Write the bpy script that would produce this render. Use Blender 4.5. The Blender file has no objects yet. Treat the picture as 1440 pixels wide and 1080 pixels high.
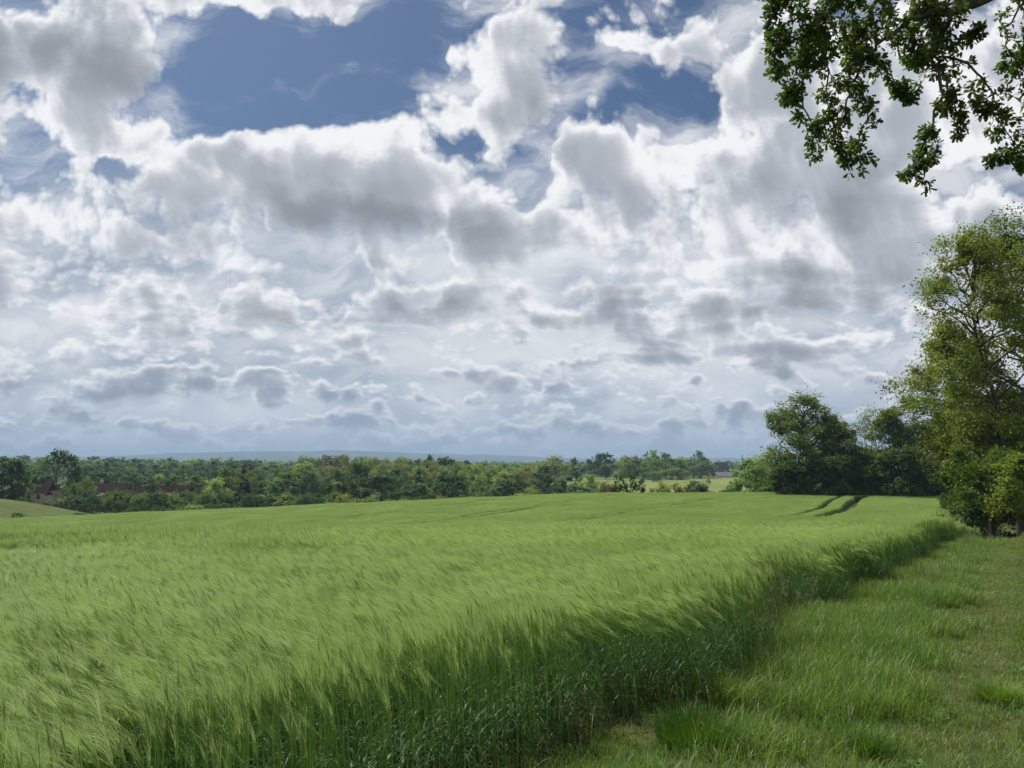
import bpy, math, random
import numpy as np
from mathutils import Vector, Matrix

scene = bpy.context.scene
COL = scene.collection
PITCH = math.radians(5.8)
CP, SP = math.cos(PITCH), math.sin(PITCH)
EYE = 1.62
FOC = 1088.0                      # focal length in photo pixels (photo 1440 wide)
NOHAZE = False
SUN_AZ, SUN_EL = math.radians(-38.0), math.radians(56.0)   # azimuth from +Y towards +X

# ------------------------------------------------------------------ node helper
class S:
    """A node socket with arithmetic: builds Math nodes."""
    def __init__(s, g, sock): s.g, s.s = g, sock
    def _m(s, op, *o, clamp=False): return s.g.math(op, s, *o, clamp=clamp)
    def __add__(s, o): return s._m('ADD', o)
    __radd__ = __add__
    def __mul__(s, o): return s._m('MULTIPLY', o)
    __rmul__ = __mul__
    def __sub__(s, o): return s._m('SUBTRACT', o)
    def __rsub__(s, o): return s.g.math('SUBTRACT', o, s)
    def __truediv__(s, o): return s._m('DIVIDE', o)
    def __rtruediv__(s, o): return s.g.math('DIVIDE', o, s)
    def __pow__(s, o): return s._m('POWER', o)
    def max(s, o): return s._m('MAXIMUM', o)
    def min(s, o): return s._m('MINIMUM', o)
    def clamp(s): return s._m('ADD', 0.0, clamp=True)

class G:
    def __init__(s, tree): s.t = tree; s.n = tree.nodes; s.l = tree.links
    def node(s, typ, **kw):
        n = s.n.new(typ)
        for k, v in kw.items(): setattr(n, k, v)
        return n
    def put(s, sock, v):
        if isinstance(v, S): s.l.new(v.s, sock)
        elif hasattr(v, 'node'): s.l.new(v, sock)
        elif v is not None: sock.default_value = v
    def math(s, op, *a, clamp=False):
        n = s.node('ShaderNodeMath', operation=op, use_clamp=clamp)
        for i, v in enumerate(a): s.put(n.inputs[i], v)
        return S(s, n.outputs[0])
    def vmath(s, op, *a, out=0):
        n = s.node('ShaderNodeVectorMath', operation=op)
        for i, v in enumerate(a): s.put(n.inputs[i], v)
        return S(s, n.outputs[out])
    def xyz(s, x, y, z=0.0):
        n = s.node('ShaderNodeCombineXYZ')
        for i, v in enumerate((x, y, z)): s.put(n.inputs[i], v)
        return S(s, n.outputs[0])
    def sep(s, v):
        n = s.node('ShaderNodeSeparateXYZ'); s.put(n.inputs[0], v)
        return [S(s, o) for o in n.outputs]
    def noise(s, vec, scale, detail=4.0, rough=0.5, dist=0.0, dim='3D', out=0, lac=2.0):
        n = s.node('ShaderNodeTexNoise', noise_dimensions=dim)
        s.put(n.inputs['Vector'], vec)
        n.inputs['Scale'].default_value = scale; n.inputs['Detail'].default_value = detail
        n.inputs['Roughness'].default_value = rough; n.inputs['Distortion'].default_value = dist
        n.inputs['Lacunarity'].default_value = lac
        return S(s, n.outputs[out])
    def voro(s, vec, scale, detail=0.0, rough=0.5, smooth=0.4, dim='2D', feature='SMOOTH_F1', out=0):
        n = s.node('ShaderNodeTexVoronoi', voronoi_dimensions=dim, feature=feature)
        s.put(n.inputs['Vector'], vec)
        n.inputs['Scale'].default_value = scale
        n.inputs['Detail'].default_value = detail; n.inputs['Roughness'].default_value = rough
        if feature == 'SMOOTH_F1': n.inputs['Smoothness'].default_value = smooth
        return S(s, n.outputs[out])
    def ss(s, v, a, b, lo=0.0, hi=1.0):
        n = s.node('ShaderNodeMapRange', interpolation_type='SMOOTHSTEP')
        s.put(n.inputs[0], v)
        for i, x in enumerate((a, b, lo, hi)): s.put(n.inputs[i + 1], x)
        return S(s, n.outputs[0])
    def mix(s, f, a, b, mode='MIX'):
        n = s.node('ShaderNodeMix', data_type='RGBA', blend_type=mode)
        s.put(n.inputs['Factor'], f)
        s.put(n.inputs[6], a if not isinstance(a, tuple) else (*a, 1.0)[:4])
        s.put(n.inputs[7], b if not isinstance(b, tuple) else (*b, 1.0)[:4])
        return S(s, n.outputs[2])

def lin(r, g, b):
    """sRGB 0..255 to linear."""
    return tuple((c / 255 / 12.92) if c / 255 <= 0.04045 else ((c / 255 + 0.055) / 1.055) ** 2.4 for c in (r, g, b))

# ------------------------------------------------------------------ camera, sun
cam_d = bpy.data.cameras.new('camera'); cam = bpy.data.objects.new('camera', cam_d); COL.objects.link(cam)
cam.location = (0, 0, EYE); cam.rotation_euler = (math.radians(90) + PITCH, 0, 0)
cam_d.sensor_width = 36.0; cam_d.lens = 36.0 * FOC / 1440.0
cam_d.clip_start = 0.05; cam_d.clip_end = 60000.0
scene.camera = cam
scene.render.resolution_x, scene.render.resolution_y = 1024, 768
vs = scene.view_settings
scene.display_settings.display_device = 'sRGB'
vs.view_transform = 'Standard'; vs.look = 'None'; vs.gamma = 1.0; vs.use_curve_mapping = False; EXPO = 0.42; vs.exposure = EXPO

sun_d = bpy.data.lights.new('sun', 'SUN'); sun = bpy.data.objects.new('sun', sun_d); COL.objects.link(sun)
sun_d.energy = 4.6; sun_d.angle = math.radians(0.5); sun_d.color = (1.0, 0.95, 0.86)
SUN_DIR = Vector((math.sin(SUN_AZ) * math.cos(SUN_EL), math.cos(SUN_AZ) * math.cos(SUN_EL), math.sin(SUN_EL)))
sun.rotation_euler = SUN_DIR.to_track_quat('Z', 'Y').to_euler()
sun.location = SUN_DIR * 300
scene.render.engine = 'CYCLES'
cy = scene.cycles
cy.max_bounces = 8; cy.diffuse_bounces = 3; cy.glossy_bounces = 2; cy.transmission_bounces = 4
cy.transparent_max_bounces = 16; cy.volume_bounces = 0
cy.caustics_reflective = cy.caustics_refractive = False
cy.use_denoising = True
# ------------------------------------------------------------------ sky and clouds
def build_sky():
    w = bpy.data.worlds.new('World'); scene.world = w; w.use_nodes = True
    t = w.node_tree; t.nodes.clear(); g = G(t)
    out = g.node('ShaderNodeOutputWorld'); bg = g.node('ShaderNodeBackground')
    STR = 0.1; EX = 2.0 ** EXPO          # picture values below are divided by the exposure
    bg.inputs['Strength'].default_value = STR
    t.links.new(bg.outputs[0], out.inputs[0])
    sky = g.node('ShaderNodeTexSky', sky_type='NISHITA', sun_disc=False)
    sky.sun_elevation = SUN_EL; sky.sun_rotation = SUN_AZ
    sky.air_density = 1.0; sky.dust_density = 1.5; sky.ozone_density = 3.0; sky.altitude = 100
    d = S(g, g.node('ShaderNodeTexCoord').outputs['Generated'])
    dx, dy, dz = g.sep(d)
    ady = g.math('ABSOLUTE', dy)
    yc = (ady * CP + dz * SP).max(0.12)
    px = dx / yc * 1.088 + 0.72
    py = 0.54 - (dz * CP - ady * SP) / yc * 1.088
    P = g.xyz(px, py, 0.0)
    h = (0.6505 - py).max(0.0)
    # slow warp so that no outline keeps the shape of its blob
    wn = g.vmath('MULTIPLY_ADD', S(g, g.node('ShaderNodeTexNoise', noise_dimensions='2D').outputs[1]), (0.12, 0.10, 0), (-0.06, -0.05, 0))
    wnode = wn.s.node.inputs[0].links[0].from_node
    g.put(wnode.inputs['Vector'], P); wnode.inputs['Scale'].default_value = 7.0; wnode.inputs['Detail'].default_value = 4.0
    PW = g.vmath('ADD', P, wn)
    wn2 = g.vmath('MULTIPLY', wn, (0.35, 0.35, 0))
    PW2 = g.vmath('ADD', P, wn2)
    def blobs(lst, pw):
        tot = None
        for cx, cyy, rx, ry, st in lst:
            v = g.vmath('MULTIPLY_ADD', pw, (1 / rx, 1 / ry, 0), (-cx / rx, -cyy / ry, 0))
            q = g.math('SUBTRACT', 1.0, g.vmath('DOT_PRODUCT', v, v, out=1), clamp=True)
            e = q * q
            tot = e * st if tot is None else g.math('MULTIPLY_ADD', e, st, tot)
        return tot
    HOLES = [  # openings of blue sky and thinner cloud (negative), heaped cloud (positive)
        (0.40, 0.10, 0.27, 0.115, -1.6), (0.30, 0.15, 0.13, 0.06, -0.9), (0.54, 0.11, 0.14, 0.10, -0.9),
        (0.58, 0.03, 0.20, 0.06, -0.5), (0.92, 0.135, 0.16, 0.075, -0.95), (0.80, 0.09, 0.08, 0.05, -0.5),
        (1.02, 0.03, 0.16, 0.06, -0.25), (0.735, 0.268, 0.065, 0.04, -0.6), (0.645, 0.205, 0.075, 0.055, -0.60), (0.255, 0.19, 0.06, 0.035, -0.55), (0.45, 0.175, 0.10, 0.03, 0.35),
        (0.19, 0.25, 0.10, 0.05, -0.62), (0.20, 0.305, 0.10, 0.035, -0.45), (0.41, 0.355, 0.09, 0.025, -0.55),
        (1.025, 0.37, 0.03, 0.03, -0.7), (0.02, 0.19, 0.05, 0.03, -0.5), (0.37, 0.385, 0.12, 0.012, -0.3),
        (0.10, 0.07, 0.24, 0.14, 0.5), (0.33, -0.01, 0.22, 0.05, 0.7), (0.45, 0.255, 0.28, 0.10, 0.65),
        (0.69, 0.13, 0.12, 0.13, 0.7), (0.80, 0.24, 0.13, 0.07, 0.6), (0.88, 0.06, 0.2, 0.035, 0.35),
        (0.16, 0.19, 0.2, 0.06, 0.6), (1.1, 0.3, 0.38, 0.22, 0.45), (0.09, 0.29, 0.12, 0.07, 0.5),
        (0.83, 0.14, 0.035, 0.045, 0.7), (1.22, 0.13, 0.26, 0.16, 0.75), (1.08, 0.10, 0.10, 0.05, 0.35), (0.62, 0.27, 0.12, 0.05, 0.3), (0.14, 0.17, 0.24, 0.08, 0.45),
        (0.56, 0.22, 0.13, 0.06, 0.45), (0.90, 0.22, 0.20, 0.06, 0.45), (0.78, 0.32, 0.25, 0.05, 0.3), (0.10, 0.09, 0.22, 0.07, 0.35), (1.40, 0.12, 0.12, 0.18, 0.5), (1.31, 0.20, 0.10, 0.06, 0.5), (0.36, 0.27, 0.16, 0.08, 0.4)]
    DARK = [   # shaded undersides and thick hearts (positive), sunlit heads (negative)
        (0.07, 0.06, 0.23, 0.11, 0.85), (0.17, 0.105, 0.14, 0.05, 0.55), (0.52, 0.315, 0.26, 0.055, 0.80), (0.42, 0.285, 0.15, 0.055, 0.60),
        (0.58, 0.245, 0.09, 0.05, 0.18), (0.46, 0.20, 0.22, 0.05, -0.45), (0.60, 0.285, 0.09, 0.03, -0.35),
        (0.72, 0.155, 0.07, 0.07, 0.55), (0.78, 0.225, 0.07, 0.06, 0.55), (0.66, 0.10, 0.08, 0.07, -0.4),
        (0.92, 0.325, 0.10, 0.055, 0.75), (0.87, 0.42, 0.13, 0.05, 0.62), (0.60, 0.42, 0.10, 0.035, 0.35), (0.30, 0.42, 0.10, 0.03, 0.3), (0.115, 0.36, 0.08, 0.045, 0.75),
        (0.12, 0.295, 0.05, 0.04, 0.3), (0.07, 0.26, 0.10, 0.05, -0.25),
        (1.17, 0.33, 0.28, 0.16, 0.42), (1.1, 0.43, 0.30, 0.08, 0.38), (1.02, 0.45, 0.2, 0.05, 0.2), (1.24, 0.22, 0.14, 0.06, 0.2),
        (1.06, 0.175, 0.16, 0.05, -0.35), (0.97, 0.235, 0.16, 0.05, -0.2), (0.96, 0.395, 0.08, 0.035, -0.35),
        (1.22, 0.475, 0.13, 0.04, -0.42), (1.05, 0.505, 0.05, 0.028, -0.6), (0.93, 0.50, 0.14, 0.02, 0.32),
        (0.37, 0.485, 0.14, 0.035, -0.3), (0.39, 0.515, 0.12, 0.02, 0.4), (0.04, 0.475, 0.10, 0.04, -0.25),
        (0.13, 0.51, 0.07, 0.022, 0.3), (0.28, 0.435, 0.12, 0.03, 0.15), (0.75, 0.435, 0.07, 0.025, -0.35),
        (0.71, 0.485, 0.10, 0.03, 0.2), (1.38, 0.28, 0.16, 0.12, -0.15), (0.52, 0.39, 0.3, 0.04, -0.12),
        (0.1, 0.57, 0.25, 0.03, 0.22), (0.45, 0.565, 0.25, 0.028, 0.22), (0.85, 0.53, 0.2, 0.03, -0.1), (1.1, 0.53, 0.25, 0.03, 0.3)]
    B = blobs(HOLES, PW)
    K = blobs(DARK, PW2)
    BU = blobs(HOLES, g.vmath('ADD', PW, (-0.01, -0.06, 0)))
    near = g.ss(h, 0.06, 0.36)          # 0 at the horizon, 1 high up
    WB = g.vmath('MULTIPLY', wn, (0.5, 0.5, 0))
    def dens(off, det, bmix, bw=1.0):
        """Heaped-cloud density: rounded puffs broken by fractal noise; smaller and flatter low in the sky."""
        pv = g.vmath('ADD', P, off) if off else P
        pw = g.vmath('ADD', pv, WB)
        fx = g.vmath('MULTIPLY', pv, (1.9, 3.9, 0)); fw = g.vmath('MULTIPLY', pw, (1.9, 3.9, 0))
        a = g.noise(pv, 7.0, det, 0.53, dim='2D') * 2.7 - 0.62 - g.voro(pw, 13.0, 3.0 if det > 5 else 1.0, 0.6, 0.3) * 0.75
        b = g.noise(fx, 6.0, det, 0.54, dim='2D') * 2.5 - 0.55 - g.voro(fw, 11.0, 2.0 if det > 5 else 1.0, 0.55, 0.3) * 0.75
        n = b + near * (a - b)
        return n + (B if bmix == 0 else B + (BU - B) * bmix) * bw
    band = g.noise(g.vmath('MULTIPLY', PW2, (3.0, 17.0, 0)), 1.0, 3.0, 0.5, dim='2D') - 0.5
    lowcov = g.ss(h, 0.45, 0.30) * 0.14 - g.ss(h, 0.30, 0.16) * 0.16 + 0.04 + band * g.ss(h, 0.42, 0.2) * 1.3
    D = dens(None, 9.0, 0) + lowcov
    alpha = g.ss(D, -0.18, 0.40)
    wisp = g.ss(g.noise(g.vmath('MULTIPLY', PW, (5, 13, 0)), 1.0, 7.0, 0.58, dim='2D') + B * 0.16, 0.36, 0.80)
    alpha = g.math('MAXIMUM', alpha, wisp * 0.75)
    tau = D.max(0.0) * 0.40
    tsc = 0.24 + near * 0.76
    for d_, det, wt, bw in ((0.006, 9.0, 1.5, .7), (0.015, 7.0, 1.4, .5), (0.034, 4.0, 0.9, .4), (0.07, 3.0, 0.6, .4)):
        tau = tau + (dens(g.xyz(tsc * (-0.3 * d_), tsc * -d_), det, min(1.0, d_ / 0.06), bw) + lowcov).max(0.0) * wt
    TAU_K = 0.40
    shade = 1.0 - g.math('EXPONENT', tau * -TAU_K)
    lump = g.noise(g.vmath('ADD', P, WB), 11.0, 7.0, 0.58, dim='2D') - 0.5
    lump2 = g.noise(g.vmath('MULTIPLY', PW2, (14.0, 30.0, 0)), 1.0, 6.0, 0.58, dim='2D') - 0.5
    K = K + (lump2 + near * (lump - lump2)) * 1.45
    kp = g.ss(K, 0.05, 1.05) * 0.44
    km = g.ss(K, -0.10, -0.55) * -0.30
    shade = (shade - 0.29) * 1.08 + kp * 0.92 + km
    big = g.noise(g.vmath('MULTIPLY', PW2, (4.5, 10.0, 0)), 1.0, 4.0, 0.5, dim='2D') - 0.5
    shade = shade * (1.0 + 0.25 * g.ss(h, 0.42, 0.22)) + g.ss(h, 0.26, 0.05) * 0.14 + big * g.ss(h, 0.50, 0.30) * 0.8
    shade = shade.max(0.0)
    shade = shade * (1.0 - g.ss(shade, 0.35, 1.5) * 0.42)
    shade = shade.clamp()
    # colours: sunlit white, grey body, dark underside; bluer towards the horizon
    white = lin(247, 248, 250); grey = lin(186, 191, 200); dark = lin(114, 118, 125)
    c1 = g.mix(g.ss(shade, 0.0, 0.5), white, grey)
    cc = g.mix(g.ss(shade, 0.36, 1.0), c1, dark)
    lowgrey = g.mix(g.ss(shade, 0.0, 0.7), lin(226, 231, 238), lin(148, 162, 182))
    cc = g.mix(g.ss(h, 0.20, 0.02), cc, lowgrey)
    cc = g.vmath('SCALE', cc); cc.s.node.inputs['Scale'].default_value = 1.0 / STR / EX
    # the clear sky: Nishita toned to the polarised blue of the photograph
    sk = g.vmath('MULTIPLY', S(g, sky.outputs[0]), SKY_TINT)
    veil = g.noise(g.vmath('MULTIPLY', PW2, (3.5, 9.0, 0)), 1.0, 5.0, 0.5, dim='2D')
    vcol = g.mix(g.ss(veil, 0.35, 0.68), lin(162, 175, 192), lin(222, 226, 231))
    vcol = g.vmath('SCALE', vcol); vcol.s.node.inputs['Scale'].default_value = 1.0 / STR / EX
    sk = g.mix(g.ss(h + (veil - 0.5) * 0.25, 0.46, 0.27) * 0.92, sk, vcol)
    hz = g.mix(g.ss(h, 0.16, 0.0), sk, tuple(c / STR / EX for c in lin(170, 186, 205)))
    lowband = g.ss(h, 0.0, 0.09)
    a2 = alpha * (0.45 + 0.55 * lowband)
    fin = g.mix(a2, hz, cc)
    t.links.new(fin.s, bg.inputs['Color'])
    w.cycles.sampling_method = 'MANUAL'; w.cycles.sample_map_resolution = 512
SKY_TINT = (0.275, 0.345, 0.415)
build_sky()
# ------------------------------------------------------------------ geometry helpers
RNG = np.random.default_rng(7)
def ray(px, row):
    s, t = (px - 720.0) / FOC, (540.0 - row) / FOC
    return np.array([s, CP - t * SP, SP + t * CP])
def at(px, row, Y):
    """World point seen at a photo pixel at forward distance Y."""
    d = ray(px, row); return np.array([0, 0, EYE]) + d * (Y / d[1])
def sstep(x, a, b):
    t = np.clip((x - a) / (b - a), 0, 1); return t * t * (3 - 2 * t)
def _hash(ix, iy, seed):
    h = (ix.astype(np.int64) * 374761393 + iy.astype(np.int64) * 668265263 + seed * 1442695041) & 0xFFFFFFFF
    h = ((h ^ (h >> 13)) * 1274126177) & 0xFFFFFFFF
    return ((h ^ (h >> 16)) & 0xFFFF) / 65535.0
def vnoise(x, y, seed=0):
    x = np.asarray(x, float); y = np.asarray(y, float)
    ix, iy = np.floor(x), np.floor(y); fx, fy = x - ix, y - iy
    fx = fx * fx * (3 - 2 * fx); fy = fy * fy * (3 - 2 * fy)
    a = _hash(ix, iy, seed); b = _hash(ix + 1, iy, seed); c = _hash(ix, iy + 1, seed); d = _hash(ix + 1, iy + 1, seed)
    return (a + (b - a) * fx) * (1 - fy) + (c + (d - c) * fx) * fy
def fbm(x, y, seed=0, o=4):
    r = 0.0; a = 0.5
    for i in range(o):
        r = r + a * vnoise(np.asarray(x) * 2 ** i, np.asarray(y) * 2 ** i, seed + i * 17); a *= 0.5
    return r / (1 - 0.5 ** o)

class Buf:
    """Collects quads (numpy) and links them as ONE mesh object."""
    def __init__(s): s.v, s.f, s.m, s.n = [], [], [], 0
    def add(s, v, f, m=0):
        v = np.asarray(v, np.float32).reshape(-1, 3); f = np.asarray(f, np.int32).reshape(-1, 4)
        s.v.append(v); s.f.append(f + s.n); s.m.append(np.full(len(f), m, np.int32)); s.n += len(v)
    def ribbon(s, P, W, side, m=0):
        """P (N,k,3) centre lines, W (N,k) half widths, side (N,3) or (N,k,3)."""
        P = np.asarray(P, float); N, k = P.shape[:2]
        sd = side if np.ndim(side) == 3 else np.asarray(side)[:, None, :]
        o = sd * np.broadcast_to(W, (N, k))[..., None]
        v = np.stack([P - o, P + o], 2).reshape(-1, 3)
        b = (np.arange(N)[:, None] * (2 * k) + np.arange(k - 1)[None] * 2).reshape(-1)
        s.add(v, np.stack([b, b + 1, b + 3, b + 2], 1), m)
    def tube(s, pts, rad, sides=7, m=0):
        pts = np.asarray(pts, float); n = len(pts)
        tan = np.gradient(pts, axis=0); tan /= np.linalg.norm(tan, axis=1)[:, None] + 1e-9
        ref = np.array([0.31, 0.95, 0.05]); 
        a = np.cross(tan, ref); a /= np.linalg.norm(a, axis=1)[:, None] + 1e-9
        b = np.cross(tan, a)
        th = np.arange(sides) / sides * 2 * np.pi
        ring = a[:, None] * np.cos(th)[None, :, None] + b[:, None] * np.sin(th)[None, :, None]
        v = (pts[:, None] + ring * np.asarray(rad, float)[:, None, None]).reshape(-1, 3)
        i = (np.arange(n - 1)[:, None] * sides + np.arange(sides)[None]).reshape(-1)
        j = (np.arange(n - 1)[:, None] * sides + (np.arange(sides)[None] + 1) % sides).reshape(-1)
        s.add(v, np.stack([i, j, j + sides, i + sides], 1), m)
    def box(s, c, d, m=0, rz=0.0):
        x, y, z = np.asarray(d) / 2.0
        v = np.array([[-x, -y, -z], [x, -y, -z], [x, y, -z], [-x, y, -z], [-x, -y, z], [x, -y, z], [x, y, z], [-x, y, z]])
        if rz: v = v @ np.array([[math.cos(rz), math.sin(rz), 0], [-math.sin(rz), math.cos(rz), 0], [0, 0, 1]])
        s.add(v + np.asarray(c), [[0, 3, 2, 1], [4, 5, 6, 7], [0, 1, 5, 4], [1, 2, 6, 5], [2, 3, 7, 6], [3, 0, 4, 7]], m)
    def mesh(s, name, mats, smooth=False):
        v = np.concatenate(s.v); f = np.concatenate(s.f); mi = np.concatenate(s.m)
        me = bpy.data.meshes.new(name)
        me.vertices.add(len(v)); me.vertices.foreach_set('co', v.reshape(-1))
        me.loops.add(f.size); me.loops.foreach_set('vertex_index', f.reshape(-1))
        me.polygons.add(len(f)); me.polygons.foreach_set('loop_start', np.arange(len(f), dtype=np.int32) * 4)
        me.polygons.foreach_set('material_index', mi)
        if smooth: me.polygons.foreach_set('use_smooth', np.ones(len(f), bool))
        for m in mats: me.materials.append(m)
        me.update(calc_edges=True); me.validate()
        return me
    def build(s, name, mats, parent=None, smooth=False, link=True):
        o = bpy.data.objects.new(name, s.mesh(name, mats, smooth))
        if link: COL.objects.link(o)
        if parent: o.parent = parent
        return o
def tag(o, label=None, cat=None, group=None, kind=None):
    for k, v in (('label', label), ('category', cat), ('group', group), ('kind', kind)):
        if v: o[k] = v
    return o
def empty(name, loc=(0, 0, 0), rz=0.0, sc=1.0):
    e = bpy.data.objects.new(name, None); COL.objects.link(e)
    e.location = loc; e.rotation_euler.z = rz; e.scale = (sc, sc, sc) if np.isscalar(sc) else sc
    e.empty_display_size = 0.3
    return e
def copy_tree(o, parent=None):
    c = o.copy(); COL.objects.link(c); c.parent = parent
    for ch in list(o.children): copy_tree(ch, c)
    return c

# ------------------------------------------------------------------ materials
def new_mat(name):
    m = bpy.data.materials.new(name); m.use_nodes = True
    t = m.node_tree; t.nodes.clear(); g = G(t)
    out = g.node('ShaderNodeOutputMaterial')
    return m, g, out
def leaf_mat(name, col, col2, trans=0.35, rough=0.5, spec=0.25, nscale=0.6, tcol=None, rnd=0.35, island=0.35):
    """Two-sided leaf: Principled front plus translucent back, colour varied by island, instance and place."""
    m, g, out = new_mat(name)
    geo = g.node('ShaderNodeNewGeometry'); oi = g.node('ShaderNodeObjectInfo')
    n = g.noise(S(g, geo.outputs['Position']), nscale, 3.0, 0.55)
    f = (n - 0.5) * 1.5 + 0.5 + (S(g, oi.outputs['Random']) - 0.5) * rnd
    f = f + (S(g, geo.outputs['Random Per Island']) - 0.5) * island
    c = g.mix(f.clamp(), (*col, 1), (*col2, 1))
    p = g.node('ShaderNodeBsdfPrincipled'); g.put(p.inputs['Base Color'], c)
    p.inputs['Roughness'].default_value = rough; p.inputs['Specular IOR Level'].default_value = spec
    tr = g.node('ShaderNodeBsdfTranslucent')
    if tcol is None: tcol = (1.25, 1.3, 0.7)
    g.put(tr.inputs['Color'], g.vmath('MULTIPLY', c, tcol))
    mx = g.node('ShaderNodeMixShader'); mx.inputs[0].default_value = trans
    g.l.new(p.outputs[0], mx.inputs[1]); g.l.new(tr.outputs[0], mx.inputs[2]); g.l.new(mx.outputs[0], out.inputs[0])
    return m
def solid_mat(name, col, col2, nscale=1.0, rough=0.85, spec=0.2, bump=0.0, detail=5.0, stretch=(1, 1, 1), rnd=0.0, lo=0.35, hi=0.65):
    m, g, out = new_mat(name)
    geo = g.node('ShaderNodeNewGeometry')
    pos = g.vmath('MULTIPLY', S(g, geo.outputs['Position']), stretch)
    n = g.noise(pos, nscale, detail, 0.6)
    f = g.ss(n, lo, hi)
    if rnd: f = (f + (S(g, g.node('ShaderNodeObjectInfo').outputs['Random']) - 0.5) * rnd).clamp()
    c = g.mix(f, (*col, 1), (*col2, 1))
    p = g.node('ShaderNodeBsdfPrincipled'); g.put(p.inputs['Base Color'], c)
    p.inputs['Roughness'].default_value = rough; p.inputs['Specular IOR Level'].default_value = spec
    if bump:
        b = g.node('ShaderNodeBump'); b.inputs['Strength'].default_value = 0.7; b.inputs['Distance'].default_value = bump
        g.put(b.inputs['Height'], n); g.l.new(b.outputs[0], p.inputs['Normal'])
    g.l.new(p.outputs[0], out.inputs[0])
    return m
# ------------------------------------------------------------------ terrain
EDX, EDY = 0.5474, 0.8369                     # direction of the field edge
def edge_x(Y):
    """X of the barley's right-hand edge at forward distance Y; it swings left beyond the brow."""
    Y = np.asarray(Y, float)
    return -2.46 + 0.654 * Y - 0.0 * Y - 6.5 * sstep(Y, 40, 80)
def edge_d(X, Y):
    """Distance into the field from its right-hand edge (positive inside)."""
    return (edge_x(Y) - X) * EDY
_GY = np.array([-200, -60, 0, 10, 20, 30, 40, 48, 55, 65, 75, 100, 125, 145, 155, 175, 200, 260, 350, 520, 700, 1000, 2000, 6000, 12000.0])
_GZ = np.array([0.5, 0.3, 0, -0.30, -0.72, -1.33, -2.38, -3.45, -4.35, -5.05, -5.15, -4.9, -4.5, -4.35, -5.2, -8.0, -10.5, -12.5, -11.6, -9.0, -11, -13, -14, -6, -2])
def ground_z(X, Y):
    X = np.asarray(X, float); Y = np.asarray(Y, float)
    z = 0.0
    for d in (-0.06, -0.03, 0, 0.03, 0.06): z = z + np.interp(Y * (1 + d), _GY, _GZ) / 5
    k = np.interp(Y, [0, 12, 29, 75, 140, 200, 300, 520], [0, 0.006, 0.013, 0.036, 0.0455, 0.03, 0.014, 0.0])
    z = z - k * np.clip(18 + 12 * np.tanh((-X + 2) / 12.0) + np.maximum(-X - 10, 0), 0, 150)
    z = z + 7.6 * sstep(-X, 88, 132) * np.exp(-((Y - 190) / 24.0) ** 2)
    d = -edge_d(X, Y)
    bank = np.interp(Y, [0, 6, 20, 30, 45, 60, 140, 160], [0, 0.0, 0.45, 1.0, 2.0, 1.9, 0.5, 0])
    z = z + bank * sstep(d, 0.6, 6.0)
    far = sstep(Y, 260, 900)
    z = z + far * (fbm(X / 260.0, Y / 260.0, 3, 3) - 0.5) * 8 * sstep(np.abs(X - 130), 60, 200)
    near = 1 - sstep(Y, 60, 160)
    z = z + (fbm(X / 3.1, Y / 3.1, 5, 3) - 0.5) * 0.16 * near
    z = z + (fbm(X / 0.55, Y / 0.55, 9, 2) - 0.5) * 0.06 * near * sstep(d, 0.0, 1.0)
    return z
TRAM = [12.8, 15.8, 33.0, 35.0, 50.0, 52.0, 67.0, 69.0, 84.0, 86.0, 101.0, 103.0, 118.0, 120.0]
TRAM_HW = [0.95, 0.60] + [0.52, 0.44] * 6      # half width of each wheel track

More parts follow.
